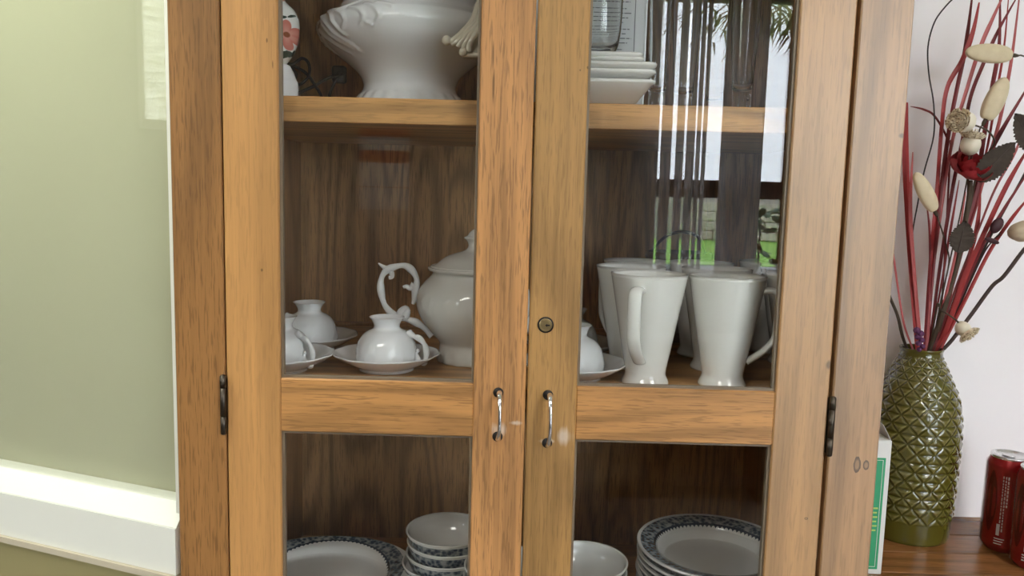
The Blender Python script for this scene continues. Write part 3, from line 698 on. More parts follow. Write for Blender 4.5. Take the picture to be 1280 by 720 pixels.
# ------------------------------------------------------------------ tall mugs
mug = thing('tall_mug', '', 'mug', group='tall white mugs on the middle shelf')
MH = .1325
MB().lathe([(0, .004), (.0245, .004), (.0266, .0), (.0282, .0012), (.0280, .004), (.0258, .0085), (.0244, .0130), (.0250, .020), (.0296, .045), (.0376, .090), (.0447, MH-.003), (.0453, MH), (.0441, MH+.0003), (.0427, MH-.003), (.0355, .088), (.0275, .045), (.0225, .020), (.0, .017)], 80, sub=2).build('body', M['porc_grey'], mug)
hp = smooth_prof([(.0405, 0, .1165), (.049, 0, .1180), (.0560, 0, .1160), (.0592, 0, .109), (.0596, 0, .095), (.0588, 0, .075), (.0565, 0, .060), (.045, 0, .045), (.0270, 0, .031)], 6)
MB().tube(hp, .0078, 14, flat=.55).build('handle', M['porc_grey'], mug)
uM = [False]
for px, y, ang, lab in [
    (812, .0795, -114, 'tall white mug at the front whose handle faces the glass'),
    (910, .079, -14, 'tall white mug at the front with its handle pointing right'),
    (1004, .140, 60, 'tall white mug at the front right, mostly hidden by the door stile'),
    (789, .176, 120, 'tall white mug second from the front in the left column'),
    (896, .176, 70, 'tall white mug second from the front in the middle column'),
    (993, .228, 80, 'tall white mug second row, behind the one hidden by the stile'),
    (794, .272, 120, 'tall white mug at the back of the left column'),
    (876, .268, 60, 'tall white mug at the back of the middle column'),
    (963, .314, 60, 'tall white mug at the back of the right column')]:
    x = at(px, 340, y).x
    place_copy(mug, uM, (x, y, SH1), math.radians(ang), lab)
# basket-like wire hoop behind the mugs
hy = .385
pts = [tuple(at(*q, hy)) for q in ((806, 345), (812, 322), (820, 307), (835, 294), (852, 290), (868, 293), (877, 302), (880, 318), (882, 340))]
hoop = thing('wire_basket', 'small brown basket with arched handle behind the tall mugs', 'basket', (at(845, 400, hy).x, hy, SH1))
MB().tube(smooth_prof(pts, 6), .0024, 8).build('handle', mat('brown_cane', (.07, .035, .025), .5), hoop, hoop.location)
bx = at(845, 400, hy).x
mb = MB()
for k in range(9): mb.lathe([(.040+.0012*k, .002+.0155*k), (.0430+.0012*k, .008+.0155*k), (.040+.0012*k, .0155+.0155*k)], 40, disp=lambda t, z, q: .0008*math.cos(30*t))
mb.lathe([(0, .002), (.040, .002)], 30).build('woven_body', mat('brown_wicker', (.10, .055, .03), .6), hoop)

# ------------------------------------------------------------------ upper right: plates, tumbler, menu stand, vases
def sq_plate(hw, rim, z, base):
    """square plate, flared"""
    def ring(h, z, n=8, r=.16):
        out = []; rr = h*r
        for (sx_, sy_, a0) in ((1, 1, 0), (-1, 1, 90), (-1, -1, 180), (1, -1, 270)):
            for i in range(n):
                a = math.radians(a0+90*i/(n-1)); out.append((sx_*(h-rr)+rr*math.cos(a), sy_*(h-rr)+rr*math.sin(a), z))
        return out
    rings = [ring(base*.98, .0), ring(base, .0), ring(hw-.003, rim-.006), ring(hw, rim-.004), ring(hw+.0012, rim-.002), ring(hw, rim), ring(hw-.003, rim), ring(base*.95, .004), ring(.002, .004)]
    mb = MB(); n = len(rings[0]); vs = [p for r in rings for p in r]; fs = []
    for k in range(len(rings)-1):
        for j in range(n): fs.append((k*n+j, k*n+(j+1) % n, (k+1)*n+(j+1) % n, (k+1)*n+j))
    fs.append(tuple(range(n-1, -1, -1))); return mb.add(vs, fs)
pcx = .082; pcy = .118
R0 = at(811, 113, pcy-.05).x
spec_ = [(.0645, .030, 0, .042, 'lowest and deepest of the stacked white square dishes'), (.0645, .0145, .0265, .048, 'second from bottom of the stacked white square dishes'), (.0655, .0140, .0350, .048, 'middle one of the stacked white square dishes, widest rim'), (.0520, .0120, .0445, .038, 'second from top of the stacked white square dishes'), (.0510, .0110, .0510, .038, 'topmost of the stacked white square dishes, under the tumbler')]
for hw, rim, z, bs, lab in spec_:
    o = sq_plate(hw, rim, 0, bs).build('square_dish', M['white_plate'])
    o.location = (pcx, pcy, SH2+z); tag(o, lab, 'dish', 'white square dishes in a stack')
sd = sq_plate(.05, .018, 0, .03).build('square_dish', M['white_plate']); sd.location = (.110, .285, SH2); tag(sd, 'small white square dish behind the dish stack and card', 'dish', 'white square dishes in a stack')
tb = MB().lathe([(0, .0), (.014, 0), (.0175, .002), (.0225, .009), (.0262, .020), (.0282, .040), (.0290, .070), (.0295, .112), (.0290, .1135), (.0283, .112), (.0277, .070), (.0268, .040), (.0240, .022), (.018, .013), (.010, .0105), (0, .010)], 64, sub=3)
o = tb.build('tumbler', M['glass']); o.location = (.0835, pcy-.01, SH2+.0595); tag(o, 'clear round-bottomed glass tumbler standing on the square dishes', 'glass')
# printed list in a clear stand
my0 = .205
a = at(808, 0, my0); cx1 = a.x+.002; cx0 = cx1-.150; mz1 = SH2+.215
ms = thing('list_card', 'framed white card printed with a list, standing behind the dishes', 'card', ((cx0+cx1)/2, my0, SH2))
MB().box((cx0, my0, SH2), (cx1, my0+.004, mz1), .0008).build('board', mat('white_card', (.74, .76, .78), .5), ms, ms.location)
fw = .0025
MB().box((cx0, my0-.002, SH2), (cx0+fw, my0, mz1)).box((cx1-fw, my0-.002, SH2), (cx1, my0, mz1)).box((cx0, my0-.002, mz1-fw), (cx1, my0, mz1)).build('frame', mat('silver_edge', (.75, .76, .78), .3, .3), ms, ms.location)
ix = cx1-.016
MB().box((ix, my0-.0006, SH2+.05), (ix+.0008, my0-.0001, mz1-.01)).build('border_line', M['ink'], ms, ms.location)
mb = MB(); zz = mz1-.015; i = 0
while zz > SH2+.066:
    ln = .025+.03*((i*37) % 11)/11
    xx = cx1-.040-.018; e2 = cx1-.020-.012*((i*7) % 5)/5
    q = cx0+.012
    while q < e2:
        wl = .003+.006*random.random(); mb.box((q, my0-.0007, zz), (min(q+wl, e2), my0-.0001, zz+.0011)); q += wl+.0014
    zz -= .0058 if i % 4 else .0085; i += 1
o = mb.build('printed_text', M['ink'], ms, ms.location); tag(o, kind='stuff')
def gvase(x, y, prof, lab, name='glass_vase'):
    o = MB().lathe(prof, 48, sub=3).build(name, M['glass']); o.location = (x, y, SH2); tag(o, lab, 'vase', 'clear glass vases on the upper shelf')
V1 = [(0, 0), (.0098, 0), (.0104, .002), (.0100, .018), (.0098, .022), (.0108, .030), (.0112, .06), (.0122, .10), (.0138, .15), (.0150, .20), (.0142, .2005), (.0130, .15), (.0112, .10), (.0100, .06), (.0094, .034), (.006, .026), (0, .025)]
V2 = [(0, 0), (.0118, 0), (.0122, .002), (.0115, .008), (.0112, .020), (.0120, .030), (.0140, .06), (.0165, .10), (.0180, .16), (.0188, .21), (.0181, .2105), (.0172, .16), (.0156, .10), (.0130, .06), (.0108, .036), (.006, .028), (0, .027)]
gvase(at(821, 120, .12).x, .12, V1, 'slim clear glass vase beside the printed card')
gvase(at(854, 120, .16).x, .16, V2, 'clear glass vase in the middle behind the bright reflections')
gvase(at(927, 120, .12).x, .12, V2, 'flared clear glass vase at the right end of the upper shelf')
gvase(at(893, 120, .20).x, .20, V1, 'slim clear glass vase at the back right of the upper shelf')

# ------------------------------------------------------------------ patterned crockery on the cabinet floor
FZ = SH0
def pattern_mat(name, r0, mode='plate', z0=0, z1=1):
    m = mat(name, (.66, .66, .63), .14, coat=.4); N = NT(m); tc = N.n('ShaderNodeTexCoord'); sx = N.n('ShaderNodeSeparateXYZ'); N.link(tc.outputs['Object'], sx.inputs[0])
    r = N.math('SQRT', N.math('ADD', N.math('MULTIPLY', sx.outputs[0], sx.outputs[0]), N.math('MULTIPLY', sx.outputs[1], sx.outputs[1])))
    an = N.math('ARCTAN2', sx.outputs[1], sx.outputs[0])
    v = N.n('ShaderNodeTexVoronoi', i_Scale=170.0); N.link(tc.outputs['Object'], v.inputs['Vector'])
    ns = N.n('ShaderNodeTexNoise', i_Scale=260.0, i_Detail=3.0, i_Roughness=.6); N.link(tc.outputs['Object'], ns.inputs['Vector'])
    f = N.ramp(N.math('ADD', N.math('MULTIPLY', v.outputs['Distance'], .9), N.math('MULTIPLY', ns.outputs['Fac'], .55)), [(.50, (.025, .045, .075)), (.64, (.085, .115, .14)), (.80, (.19, .22, .23)), (.95, (.30, .32, .32))])
    if mode == 'plate':
        wv = N.math('MULTIPLY_ADD', N.math('ABSOLUTE', N.math('SINE', N.math('MULTIPLY', an, 40.0))), .0022, r0)
        k = N.math('GREATER_THAN', r, wv); col = N.mix(k, (.66, .66, .63), f)
        ln = N.math('MULTIPLY', k, N.math('LESS_THAN', r, r0+.0045)); col = N.mix(ln, col, (.02, .035, .06))
        g_ = N.n('ShaderNodeNewGeometry'); sn = N.n('ShaderNodeSeparateXYZ'); N.link(g_.outputs['Normal'], sn.inputs[0]); ok = N.math('MULTIPLY', N.math('GREATER_THAN', sn.outputs[2], .2), N.math('LESS_THAN', r, r0*1.302)); col = N.mix(ok, (.62, .62, .60), col)
    else:
        k = N.math('MULTIPLY', N.math('GREATER_THAN', sx.outputs[2], z0), N.math('LESS_THAN', sx.outputs[2], z1)); k = N.math('MULTIPLY', k, N.math('GREATER_THAN', r, r0))
        rr = N.math('MULTIPLY_ADD', sx.outputs[2], .42, .0362)
        k = N.math('MULTIPLY', k, N.math('GREATER_THAN', r, rr)); col = N.mix(k, (.66, .66, .63), f)
    N.link(col, N.b.inputs['Base Color']); return m
M['plate_pat'] = pattern_mat('blue_grey_rim_china', .0735)
M['platter_pat'] = pattern_mat('blue_grey_platter_china', .0790)
def plate_mb(R, deep, sc=(1, 1)):
    pr = [(0, .002), (R*.55, .002), (R*.56, .0), (R*.60, .0), (R*.62, .003), (R*.76, deep-.004), (R*.97, deep+.0006), (R*.992, deep+.0012), (R, deep+.0026), (R*.992, deep+.0040), (R*.97, deep+.0036), (R*.765, deep-.0008), (R*.70, .010), (R*.60, .0052), (0, .0048)]
    return MB().lathe(pr, 96, sub=3, rf=lambda t, r, z, k: (r*(sc[0]*sc[1]/math.hypot(sc[1]*math.cos(t), sc[0]*math.sin(t))), z))
Rp = .1005
pc_ = Vector((at(797, 664, .125).x+Rp+.001, .128, FZ))
pl = plate_mb(Rp, .023).build('soup_plate', M['plate_pat'])
ORD = ['topmost', 'second', 'third', 'fourth', 'fifth', 'sixth', 'seventh', 'eighth', 'ninth', 'tenth', 'eleventh', 'twelfth', 'thirteenth', 'fourteenth', 'lowest']
names = [ORD[14-i]+('' if i in (0, 14) else ' from the top') for i in range(15)]
rim_top = .994; NP = 15
for i in range(NP):
    o = pl if i == 0 else pl.copy()
    if i: COL.objects.link(o)
    o.location = (pc_.x+random.uniform(-.0012, .0012), pc_.y+random.uniform(-.001, .001), rim_top-.027-(NP-1-i)*.0090); o.rotation_euler = (0, 0, i*.7)
    tag(o, names[i]+' of the blue-grey rimmed soup plates stacked at lower right', 'plate', 'blue-grey rimmed soup plates')
# platter lower left
PZ = .928
for i in range(6):
    o = plate_mb(.110, .016, (1.06, .84)).build('oval_platter', M['platter_pat']) if i == 0 else o.copy()
    if i: COL.objects.link(o)
    o.location = (-.2455, .130, FZ+i*(PZ-FZ)/6); tag(o, ['lowest', 'second lowest', 'third lowest', 'fourth lowest', 'fifth lowest', 'second highest'][i]+' of the oval platters stacked at lower left', 'platter', 'oval platters stacked at lower left')
plt = plate_mb(.110, .016, (1.06, .84)).build('oval_platter', M['platter_pat']); plt.location = (-.2455, .130, PZ); tag(plt, 'oval white platter with blue-grey floral rim, top of the lower left stack', 'platter', 'oval platters stacked at lower left')
# bowls
M['bowl_pat'] = pattern_mat('blue_floral_band_bowl', .03, 'bowl', .013, .0405)
M['bowl_rimline'] = M['bowl_pat']
bw = MB().lathe([(0, .003), (.024, .003), (.025, .0), (.0275, 0), (.0285, .004), (.036, .010), (.0455, .020), (.0515, .032), (.0538, .0425), (.0552, .0435), (.0552, .0450), (.0540, .0455), (.0520, .0435), (.0492, .032), (.043, .0215), (.033, .012), (.024, .008), (0, .0075)], 80, sub=3).build('bowl', M['bowl_pat'])
first = [True]
def bowl(x, y, z, lab, grp, rz=0):
    o = bw if first[0] else bw.copy()
    if not first[0]: COL.objects.link(o)
    first[0] = False; o.location = (x, y, z); o.rotation_euler = (0, 0, rz); tag(o, lab, 'bowl', grp)
bxl = at(508, 662, .145).x+.0552
ztop = .9985-.0455
nm = ['topmost', 'second from top', 'third from top', 'fourth from top', 'fifth from top', 'sixth from top', 'seventh from top', 'lowest']
for i in range(8):
    bowl(bxl+(0, .0015, .0005, -.0045)[i % 4], .143+(0, .001, -.001, 0)[i % 4], ztop-i*.0145, nm[i]+' of the blue floral bowls stacked left of centre', 'blue floral bowls left of centre', i*1.1)
LOW = ztop-3*.0138-FZ
bxr = at(785, 695, .10).x-.0552
ztr = .982-.0455
for i in range(8):
    bowl(bxr, .100+.002*(i % 2), ztr-i*.0132, nm[i]+' of the blue floral bowls in front of the centre stile, right door', 'blue floral bowls right of centre', i*.9)
for i in range(6): bowl(at(579, 712, .088).x+.0552+(0 if i % 2 else .001), .086, .9795-.0455-i*.0145+.0, nm[i if i < 5 else 7]+' of the bowls in a lower stack behind the meeting stiles', 'blue floral bowls behind the meeting stiles')

# ------------------------------------------------------------------ green vase
vy = .388
vx = at(1204, 545, vy).x-.0785
vz_ = thing('vase', 'olive green glazed ceramic vase with raised triangle pattern on the counter', 'vase', (vx, vy, CZ))
prof = smooth_prof([(.0, .004), (.056, .004), (.0585, .0), (.0610, .003), (.0625, .012), (.0632, .032), (.0645, .060), (.0656, .095), (.0664, .125), (.0668, .155), (.0662, .180), (.0640, .205), (.0590, .228), (.0520, .247), (.0450, .262), (.0390, .276), (.0335, .286), (.0315, .294), (.0310, .299), (.0322, .3025), (.0322, .3045), (.0305, .305), (.0285, .3035), (.0275, .298), (.0290, .285), (.036, .260)], 16)
NA = 16
zst, zen = .034, .294
_tab = [(0, 0)]
_zz = np.linspace(.034, .30, 300)
def rad_at(z):
    best = min(((abs(q[1]-z), q[0]) for q in prof if q[0] > .032 and z < .302), default=(0, .04)); return best[1]
_vv = np.concatenate([[0], np.cumsum([(_zz[1]-_zz[0])/(2*(.0040+.158*rad_at(q))) for q in _zz[:-1]])])
def vv(z): return float(np.interp(z, _zz, _vv))
def vdisp(t, z, k):
    if k > .87: return 0
    if z < zst or z > zen: return 0
    fade = min(1, (z-zst)/.003, (zen-z)/.004)
    u = t/(2*math.pi)*NA; v = vv(z)
    a = (u+v) % 1; b = (u-v) % 1; c = (2*v) % 1
    d = min(a, 1-a, b, 1-b)*1.0; dh = min(c, 1-c)*.5
    upper = c < .5 if (math.floor(u+v)+math.floor(u-v)) % 2 == 0 else c < .5
    hsh = (math.floor(u+v)*7+math.floor(u-v)*3+math.floor(v*2)) % 11
    frac_u = ((u+v) % 1 + (u-v) % 1)
    # inside a diamond the part above its middle is an upright triangle, the part below hangs
    top_half = ((u+v) % 1) - ((u-v) % 1) > 0
    whole = (math.floor(u+v)*5+math.floor(u-v)*2) % 13 == 4
    mid = abs(((u+v) % 1) - ((u-v) % 1))*.5
    if whole: dd = d; amp = .55
    else: dd = min(d, mid); amp = 1.0 if not top_half else .45
    h = min(dd/.16, 1)*amp
    r_sc = .0030 if z < .24 else .0022
    groove = -.0007*math.exp(-(dd/.03)**2)
    return fade*(r_sc*h*.75+groove)
mb = MB(); P_ = []
zlast = None
for r, z in prof: P_.append((r, z))
# resample outer wall finely
out = []
for i in range(len(P_)-1):
    (r0, z0), (r1, z1) = P_[i], P_[i+1]; n = max(1, int(math.hypot(r1-r0, z1-z0)/.0011))
    for k in range(n): out.append((r0+(r1-r0)*k/n, z0+(z1-z0)*k/n))
out.append(P_[-1])
top_i = max(range(len(out)), key=lambda i: out[i][1])
NV = 440; vs = []; fs = []
for k, (r, z) in enumerate(out):
    for j in range(NV):
        t = 2*math.pi*j/NV; rr = max(r, 1e-5)+(vdisp(t, z, 0) if (k < top_i and r > .0305) else 0)
        vs.append((rr*math.cos(t), rr*math.sin(t), z))
for k in range(len(out)-1):
    for j in range(NV):
        a_ = k*NV+j; b_ = k*NV+(j+1) % NV; fs.append((a_, b_, b_+NV, a_+NV))
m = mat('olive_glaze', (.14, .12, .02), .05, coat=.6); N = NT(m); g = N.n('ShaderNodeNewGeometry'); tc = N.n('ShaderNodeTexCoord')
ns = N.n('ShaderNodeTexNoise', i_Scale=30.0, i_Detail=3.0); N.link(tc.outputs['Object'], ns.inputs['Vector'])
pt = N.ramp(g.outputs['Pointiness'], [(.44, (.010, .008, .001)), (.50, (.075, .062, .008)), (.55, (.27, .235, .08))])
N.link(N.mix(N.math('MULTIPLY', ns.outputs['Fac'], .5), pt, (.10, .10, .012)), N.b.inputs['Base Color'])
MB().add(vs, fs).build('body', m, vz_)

# ------------------------------------------------------------------ dried arrangement
M['reed'] = mat('red_reed', (.30, .022, .022), .5); M['reed_d'] = mat('dark_red_reed', (.16, .012, .016), .5); M['reed_p'] = mat('pinkish_red_reed', (.42, .09, .09), .5)
M['stem'] = mat('dark_brown_stem', (.055, .035, .03), .65); M['stem_o'] = mat('grey_brown_stem', (.085, .062, .045), .8, spec=.2); M['wire'] = mat('black_tendril', (.02, .012, .016), .5)
MZ = CZ+.302
def reed(path, wpx, key, lab, y0=.388, y1=.35, name='dried_reed'):
    pts = []; n = len(path)
    path = path[:-1]+[(1152+(path[-1][0]-1152)*.78, path[-1][1])]
    end = Vector((vx+(path[-1][0]-1152)*.00085, y0+random.uniform(-.012, .012), MZ-.03))
    for i, (px, py) in enumerate(path):
        t = 1-i/(n-1) if n > 1 else 0
        pts.append(tuple(at(px, py, y0+(y1-y0)*t)))
    pts.append(tuple(end)); pts.append((end.x*.7+vx*.3, y0, CZ+.12))
    sp = smooth_prof(pts, 6); m_ = len(sp); w_ = wpx*.00120/2
    rad = []
    for i in range(m_):
        t = i/(m_-1); rad.append(max(.0004, w_*min(1, .25+t*5)*(1-.35*max(0, t-.6)/.4)))
    mb = MB(); vs = []; fs = []
    tw = random.uniform(-.5, .5)
    for i, p in enumerate(sp):
        p = Vector(p); d = (Vector(sp[min(i+1, m_-1)])-Vector(sp[max(i-1, 0)])).normalized()
        view = Vector((0, -1, 0)); a = d.cross(view).normalized(); b = a.cross(d).normalized()
        ang = tw*math.sin(i/m_*3); a2 = a*math.cos(ang)+b*math.sin(ang); b2 = -a*math.sin(ang)+b*math.cos(ang)
        r = rad[i]
        vs += [p-a2*r, p-b2*r*-.35, p+a2*r, p-b2*r*.30]
    for i in range(m_-1):
        for j in range(4): fs.append((i*4+j, i*4+(j+1) % 4, i*4+4+(j+1) % 4, i*4+4+j))
    fs += [(3, 2, 1, 0), tuple((m_-1)*4+j for j in range(4))]
    o = MB().add(vs, fs, False).build(name, M[key]); return tag(o, lab, 'dried reed', 'red dried reeds in the green vase')
RE = [([(1134, 128), (1132, 200), (1137, 300), (1143, 380), (1147, 440)], 8.5, 'reed', 'broad red reed closest to the cabinet post', .37),
 ([(1141, 190), (1138, 260), (1142, 330), (1147, 390), (1151, 442)], 5, 'reed_p', 'paler red reed just right of the one along the post', .36),
 ([(1224, 3), (1216, 40), (1203, 75), (1184, 110), (1177, 160), (1171, 240), (1163, 330), (1156, 442)], 7.5, 'reed', 'broad curved red reed that bends over left of the top seed pod', .35),
 ([(1217, -20), (1211, 30), (1205, 70), (1196, 112), (1186, 165), (1176, 240), (1166, 340), (1158, 442)], 5, 'reed_d', 'dark red reed just right of the broad curved one', .36),
 ([(1256, -10), (1240, 25), (1225, 60), (1209, 110), (1193, 165), (1181, 230), (1166, 340), (1160, 442)], 6, 'reed_p', 'pinkish reed passing under the left tip of the top pod', .37),
 ([(1272, -5), (1248, 38), (1229, 80), (1213, 122), (1203, 175), (1190, 240), (1174, 340), (1163, 442)], 5, 'reed_d', 'dark reed crossing from top right behind the top pod', .38),
 ([(1250, -20), (1249, 55), (1240, 110), (1230, 170), (1220, 235), (1200, 320), (1180, 390), (1168, 442)], 5.5, 'reed_d', 'near-vertical dark reed behind the middle of the top pod', .375),
 ([(1262, -20), (1255, 60), (1245, 120), (1235, 180), (1218, 250), (1196, 330), (1170, 442)], 3, 'reed', 'thin red reed right of the near-vertical dark one', .39),
 ([(1276, -20), (1265, 70), (1252, 140), (1240, 185), (1219, 260), (1190, 350), (1168, 442)], 4.5, 'reed_p', 'pale reed rising along the stem end of the top pod', .40),
 ([(1290, 100), (1254, 160), (1236, 195), (1222, 240), (1202, 310), (1180, 395), (1168, 442)], 6.5, 'reed_d', 'dark reed running out between tilted pod and right leaf', .36),
 ([(1290, 178), (1262, 225), (1234, 283), (1207, 345), (1184, 410), (1172, 442)], 6.5, 'reed', 'broad red reed leaning right below the dark serrated leaf', .355),
 ([(1290, 208), (1257, 258), (1231, 302), (1202, 368), (1176, 442)], 4, 'reed_d', 'slender dark reed leaning right above the cream flower', .365),
 ([(1290, 242), (1264, 274), (1236, 316), (1206, 376), (1178, 442)], 4.5, 'reed', 'lowest right-leaning red reed, passing in front of the cream flower', .345),
 ([(1286, 140), (1270, 188), (1244, 236), (1222, 290), (1196, 356), (1170, 442)], 4, 'reed_p', 'pale red reed leaning right behind the serrated leaf', .38),
 ([(1138, 133), (1155, 137), (1169, 146), (1185, 176), (1197, 204)], 2.6, 'reed_d', 'short reed tip sticking out left of the rosette pods', .36),
 ([(1157, 245), (1162, 290), (1162, 350), (1158, 400), (1155, 442)], 3, 'reed_d', 'short narrow reed below the lower left pod', .37),
 ([(1112, 280), (1121, 350), (1130, 405), (1140, 442)], 2.6, 'reed_p', 'thin low reed emerging from behind the cabinet post', .385),
 ([(1199, 225), (1186, 300), (1175, 365), (1162, 442)], 4, 'reed', 'red reed hanging straight below the left edge of the rose', .39),
 ([(1226, 235), (1221, 285), (1207, 335), (1185, 400), (1170, 442)], 6, 'reed', 'red reed below the right edge of the rose', .385),
 ([(1207, 240), (1196, 310), (1182, 370), (1166, 442)], 3.4, 'reed_p', 'pale narrow reed beside the thick rose stem', .345)]
for path, wpx, key, lab, y1 in RE: reed(path, wpx, key, lab, .388, y1)

def stem_pts(path, y0, y1, into=True, sub=6):
    n = len(path); pts = [tuple(at(px, py, y1+(y0-y1)*i/(n-1))) for i, (px, py) in enumerate(path)]
    if into: e_ = pts[-1]; pts.append((vx+(e_[0]-vx)*.8, .388, MZ-.03)); pts.append((vx+(e_[0]-vx)*.4, .388, CZ+.14))
    return smooth_prof(pts, sub)
# black tendril
o = MB().tube(stem_pts([(1196, -6), (1182, 8), (1168, 28), (1160, 58), (1161, 92), (1167, 130), (1167, 170), (1155, 215), (1147, 255), (1140, 300), (1140, 370), (1150, 442)], .388, .35), .0011, 7).build('tendril', M['wire']); tag(o, 'thin black curling tendril arching left in front of the white wall', 'tendril')
# brown branches
o = MB().tube(stem_pts([(1300, 292), (1280, 312), (1255, 345), (1240, 358), (1215, 392), (1190, 425), (1175, 442)], .39, .35), .0029, 8).build('branch', M['stem']); tag(o, 'dark brown branch leaning right toward the frame edge above the cans', 'branch', 'bare branches in the vase')
o = MB().tube(stem_pts([(1104, 350), (1113, 373), (1122, 395), (1128, 420), (1136, 442)], .40, .385), .0024, 8).build('branch', M['stem_o']); tag(o, 'short grey-brown branch at the left lip of the vase', 'branch', 'bare branches in the vase')
o = MB().tube(stem_pts([(1292, 195), (1276, 226), (1256, 262), (1236, 300), (1205, 365), (1172, 442)], .40, .365), .0016, 8).build('branch', M['stem']); tag(o, 'thin dark branch running behind the cream flower to the upper right', 'branch', 'bare branches in the vase')

def pod(name, lab, c, tip, y, wpx, stem, sy, hook=None):
    """cream almond seed pod between pixels c (stem end) and tip"""
    a = at(*c, y); b = at(*tip, y-.005); d = b-a; L_ = d.length; u = d.normalized()
    t = thing(name, lab, 'seed pod', tuple(a), 'cream almond-shaped seed pods')
    view = Vector((0, -1, 0)); s = u.cross(view).normalized(); f = s.cross(u)
    pr = [(0, 0.02), (.42, .0), (.72, .07), (.93, .22), (1, .42), (.94, .62), (.74, .82), (.45, .95), (.1, 1.0)]
    pr = smooth_prof(pr, 4); vs = []; fs = []; n = 28; W = wpx*.00118/2
    for r, z in pr:
        for j in range(n):
            q = 2*math.pi*j/n; rr = max(r, .004)*W*(1+.05*math.cos(5*q)) 
            x_ = rr*math.cos(q); y_ = rr*math.sin(q)*.72
            if abs(math.sin(q)-(-.55)) < .14: x_ *= .955; y_ *= .955
            vs.append(a+u*(z*L_)+s*x_+f*y_)
    for k in range(len(pr)-1):
        for j in range(n): fs.append((k*n+j, k*n+(j+1) % n, (k+1)*n+(j+1) % n, (k+1)*n+j))
    MB().add(vs, fs).build('husk', M['pod'], t, a)
    mb = MB().tube([tuple(a+u*.003), tuple(a-u*.006), tuple(a-u*.011)], [.0026, .0030, .0016], 8)
    mb.tube([tuple(a-u*.010)]+stem_pts(stem, .388, y, sy), .0011, 7); mb.build('stem', M['stem_o'], t, a)
m = mat('cream_husk', (.68, .58, .36), .6); N = NT(m); tc = N.n('ShaderNodeTexCoord'); a = N.n('ShaderNodeTexNoise', i_Scale=70.0, i_Detail=3.0); N.link(tc.outputs['Object'], a.inputs['Vector'])
N.link(N.mix(a.outputs['Fac'], (.56, .45, .28), (.78, .68, .48)), N.b.inputs['Base Color']); N.bump(a.outputs['Fac'], .3, .001); M['pod'] = m
pod('seed_pod', 'cream almond-shaped seed pod lying horizontal at the top', (1264, 69), (1207, 65), .33, 23, [(1276, 69), (1292, 78), (1296, 110), (1285, 150)], False)
pod('seed_pod', 'cream almond-shaped seed pod tilted upright below the horizontal one', (1232, 149), (1257, 97), .345, 25, [(1226, 158), (1215, 195), (1200, 270), (1180, 360), (1166, 442)], True)
pod('seed_pod', 'cream almond-shaped seed pod hanging at the left beside the cabinet post', (1168, 263), (1144, 216), .335, 20, [(1172, 272), (1178, 290), (1183, 308), (1186, 330), (1175, 380), (1164, 442)], True)

def rosette_mb(c, ax, R, seed=0):
    """many thin curled petals ring in ring"""
    rnd = random.Random(seed); mb = MB(); ax = ax.normalized(); s = ax.cross(Vector((0, 0, 1)));
    if s.length < .1: s = Vector((1, 0, 0))
    s.normalize(); f = s.cross(ax)
    for ring in range(5):
        rr = R*(1-.2*ring); npet = 13-2*ring
        for k in range(npet):
            q = 2*math.pi*(k+.5*(ring % 2))/npet+rnd.uniform(-.1, .1); w_ = rr*.42; hgt = R*(.30+.10*ring)*rnd.uniform(.8, 1.2)
            rad = (s*math.cos(q)+f*math.sin(q)); tan = (-s*math.sin(q)+f*math.cos(q))
            b = c+rad*rr*.82; tip = c+rad*rr*rnd.uniform(.95, 1.1)+ax*hgt
            v = [b-tan*w_*.5, b+tan*w_*.5, tip+tan*w_*.55+rad*R*.08, tip-tan*w_*.55+rad*R*.08]
            v += [p-rad*R*.07 for p in v]
            mb.add(v, [(0, 1, 2, 3), (7, 6, 5, 4), (0, 4, 5, 1), (1, 5, 6, 2), (2, 6, 7, 3), (3, 7, 4, 0)], False)
    mb.ball(c+ax*R*.1, R*.35, 10, 6)
    return mb
M['cap'] = mat('pale_seed_head', (.76, .70, .56), .6)
m = mat('dry_petals', (.6, .48, .3), .7); N = NT(m); tc = N.n('ShaderNodeTexCoord'); a = N.n('ShaderNodeTexNoise', i_Scale=220.0, i_Detail=2.0); N.link(tc.outputs['Object'], a.inputs['Vector'])
N.link(N.ramp(a.outputs['Fac'], [(.34, (.20, .13, .08)), (.46, (.66, .55, .38)), (.62, (.85, .76, .58))]), N.b.inputs['Base Color']); M['petal_dry'] = m
def seedhead(lab, cap_c, capr, ros_c, R, y, ax, stem, sy, seed):
    c = at(*cap_c, y); rc = at(*ros_c, y-.012)
    t = thing('dried_seed_head', lab, 'seed head', tuple(c), 'rosette-topped seed heads')
    A = Vector(ax).normalized()
    Rm = A.to_track_quat('Z', 'Y').to_matrix()
    MB().ball(c, (capr, capr, capr*1.12), 22, 14, Rm, disp=lambda t_, p_: 1-.04*abs(math.cos(t_*2.5))**8).build('capsule', M['cap'], t, c)
    rosette_mb(c+A*capr*.75, A, R, seed).build('rosette', M['petal_dry'], t, c)
    MB().tube(stem_pts(stem, .388, y, sy), .0013, 7).build('stem', M['stem_o'], t, c)
seedhead('rosette seed head facing left, highest of the three', (1205, 152), .0158, (1188, 152), .0165, .335, (-.82, -.55, .03), [(1217, 156), (1234, 163), (1243, 176), (1238, 188), (1222, 210), (1205, 300), (1166, 442)], True, 1)
seedhead('rosette seed head facing up, touching the highest one', (1213, 181), .0142, (1213, 172), .0165, .345, (.05, -.25, 1), [(1211, 195), (1210, 230), (1207, 290), (1190, 360), (1166, 442)], True, 2)
seedhead('rosette seed head drooping at lower right above the vase lip', (1204, 411), .0112, (1209, 420), .0150, .335, (.45, -.62, -.65), [(1198, 403), (1192, 398), (1182, 391), (1176, 388), (1172, 380), (1168, 400), (1162, 442)], True, 3)
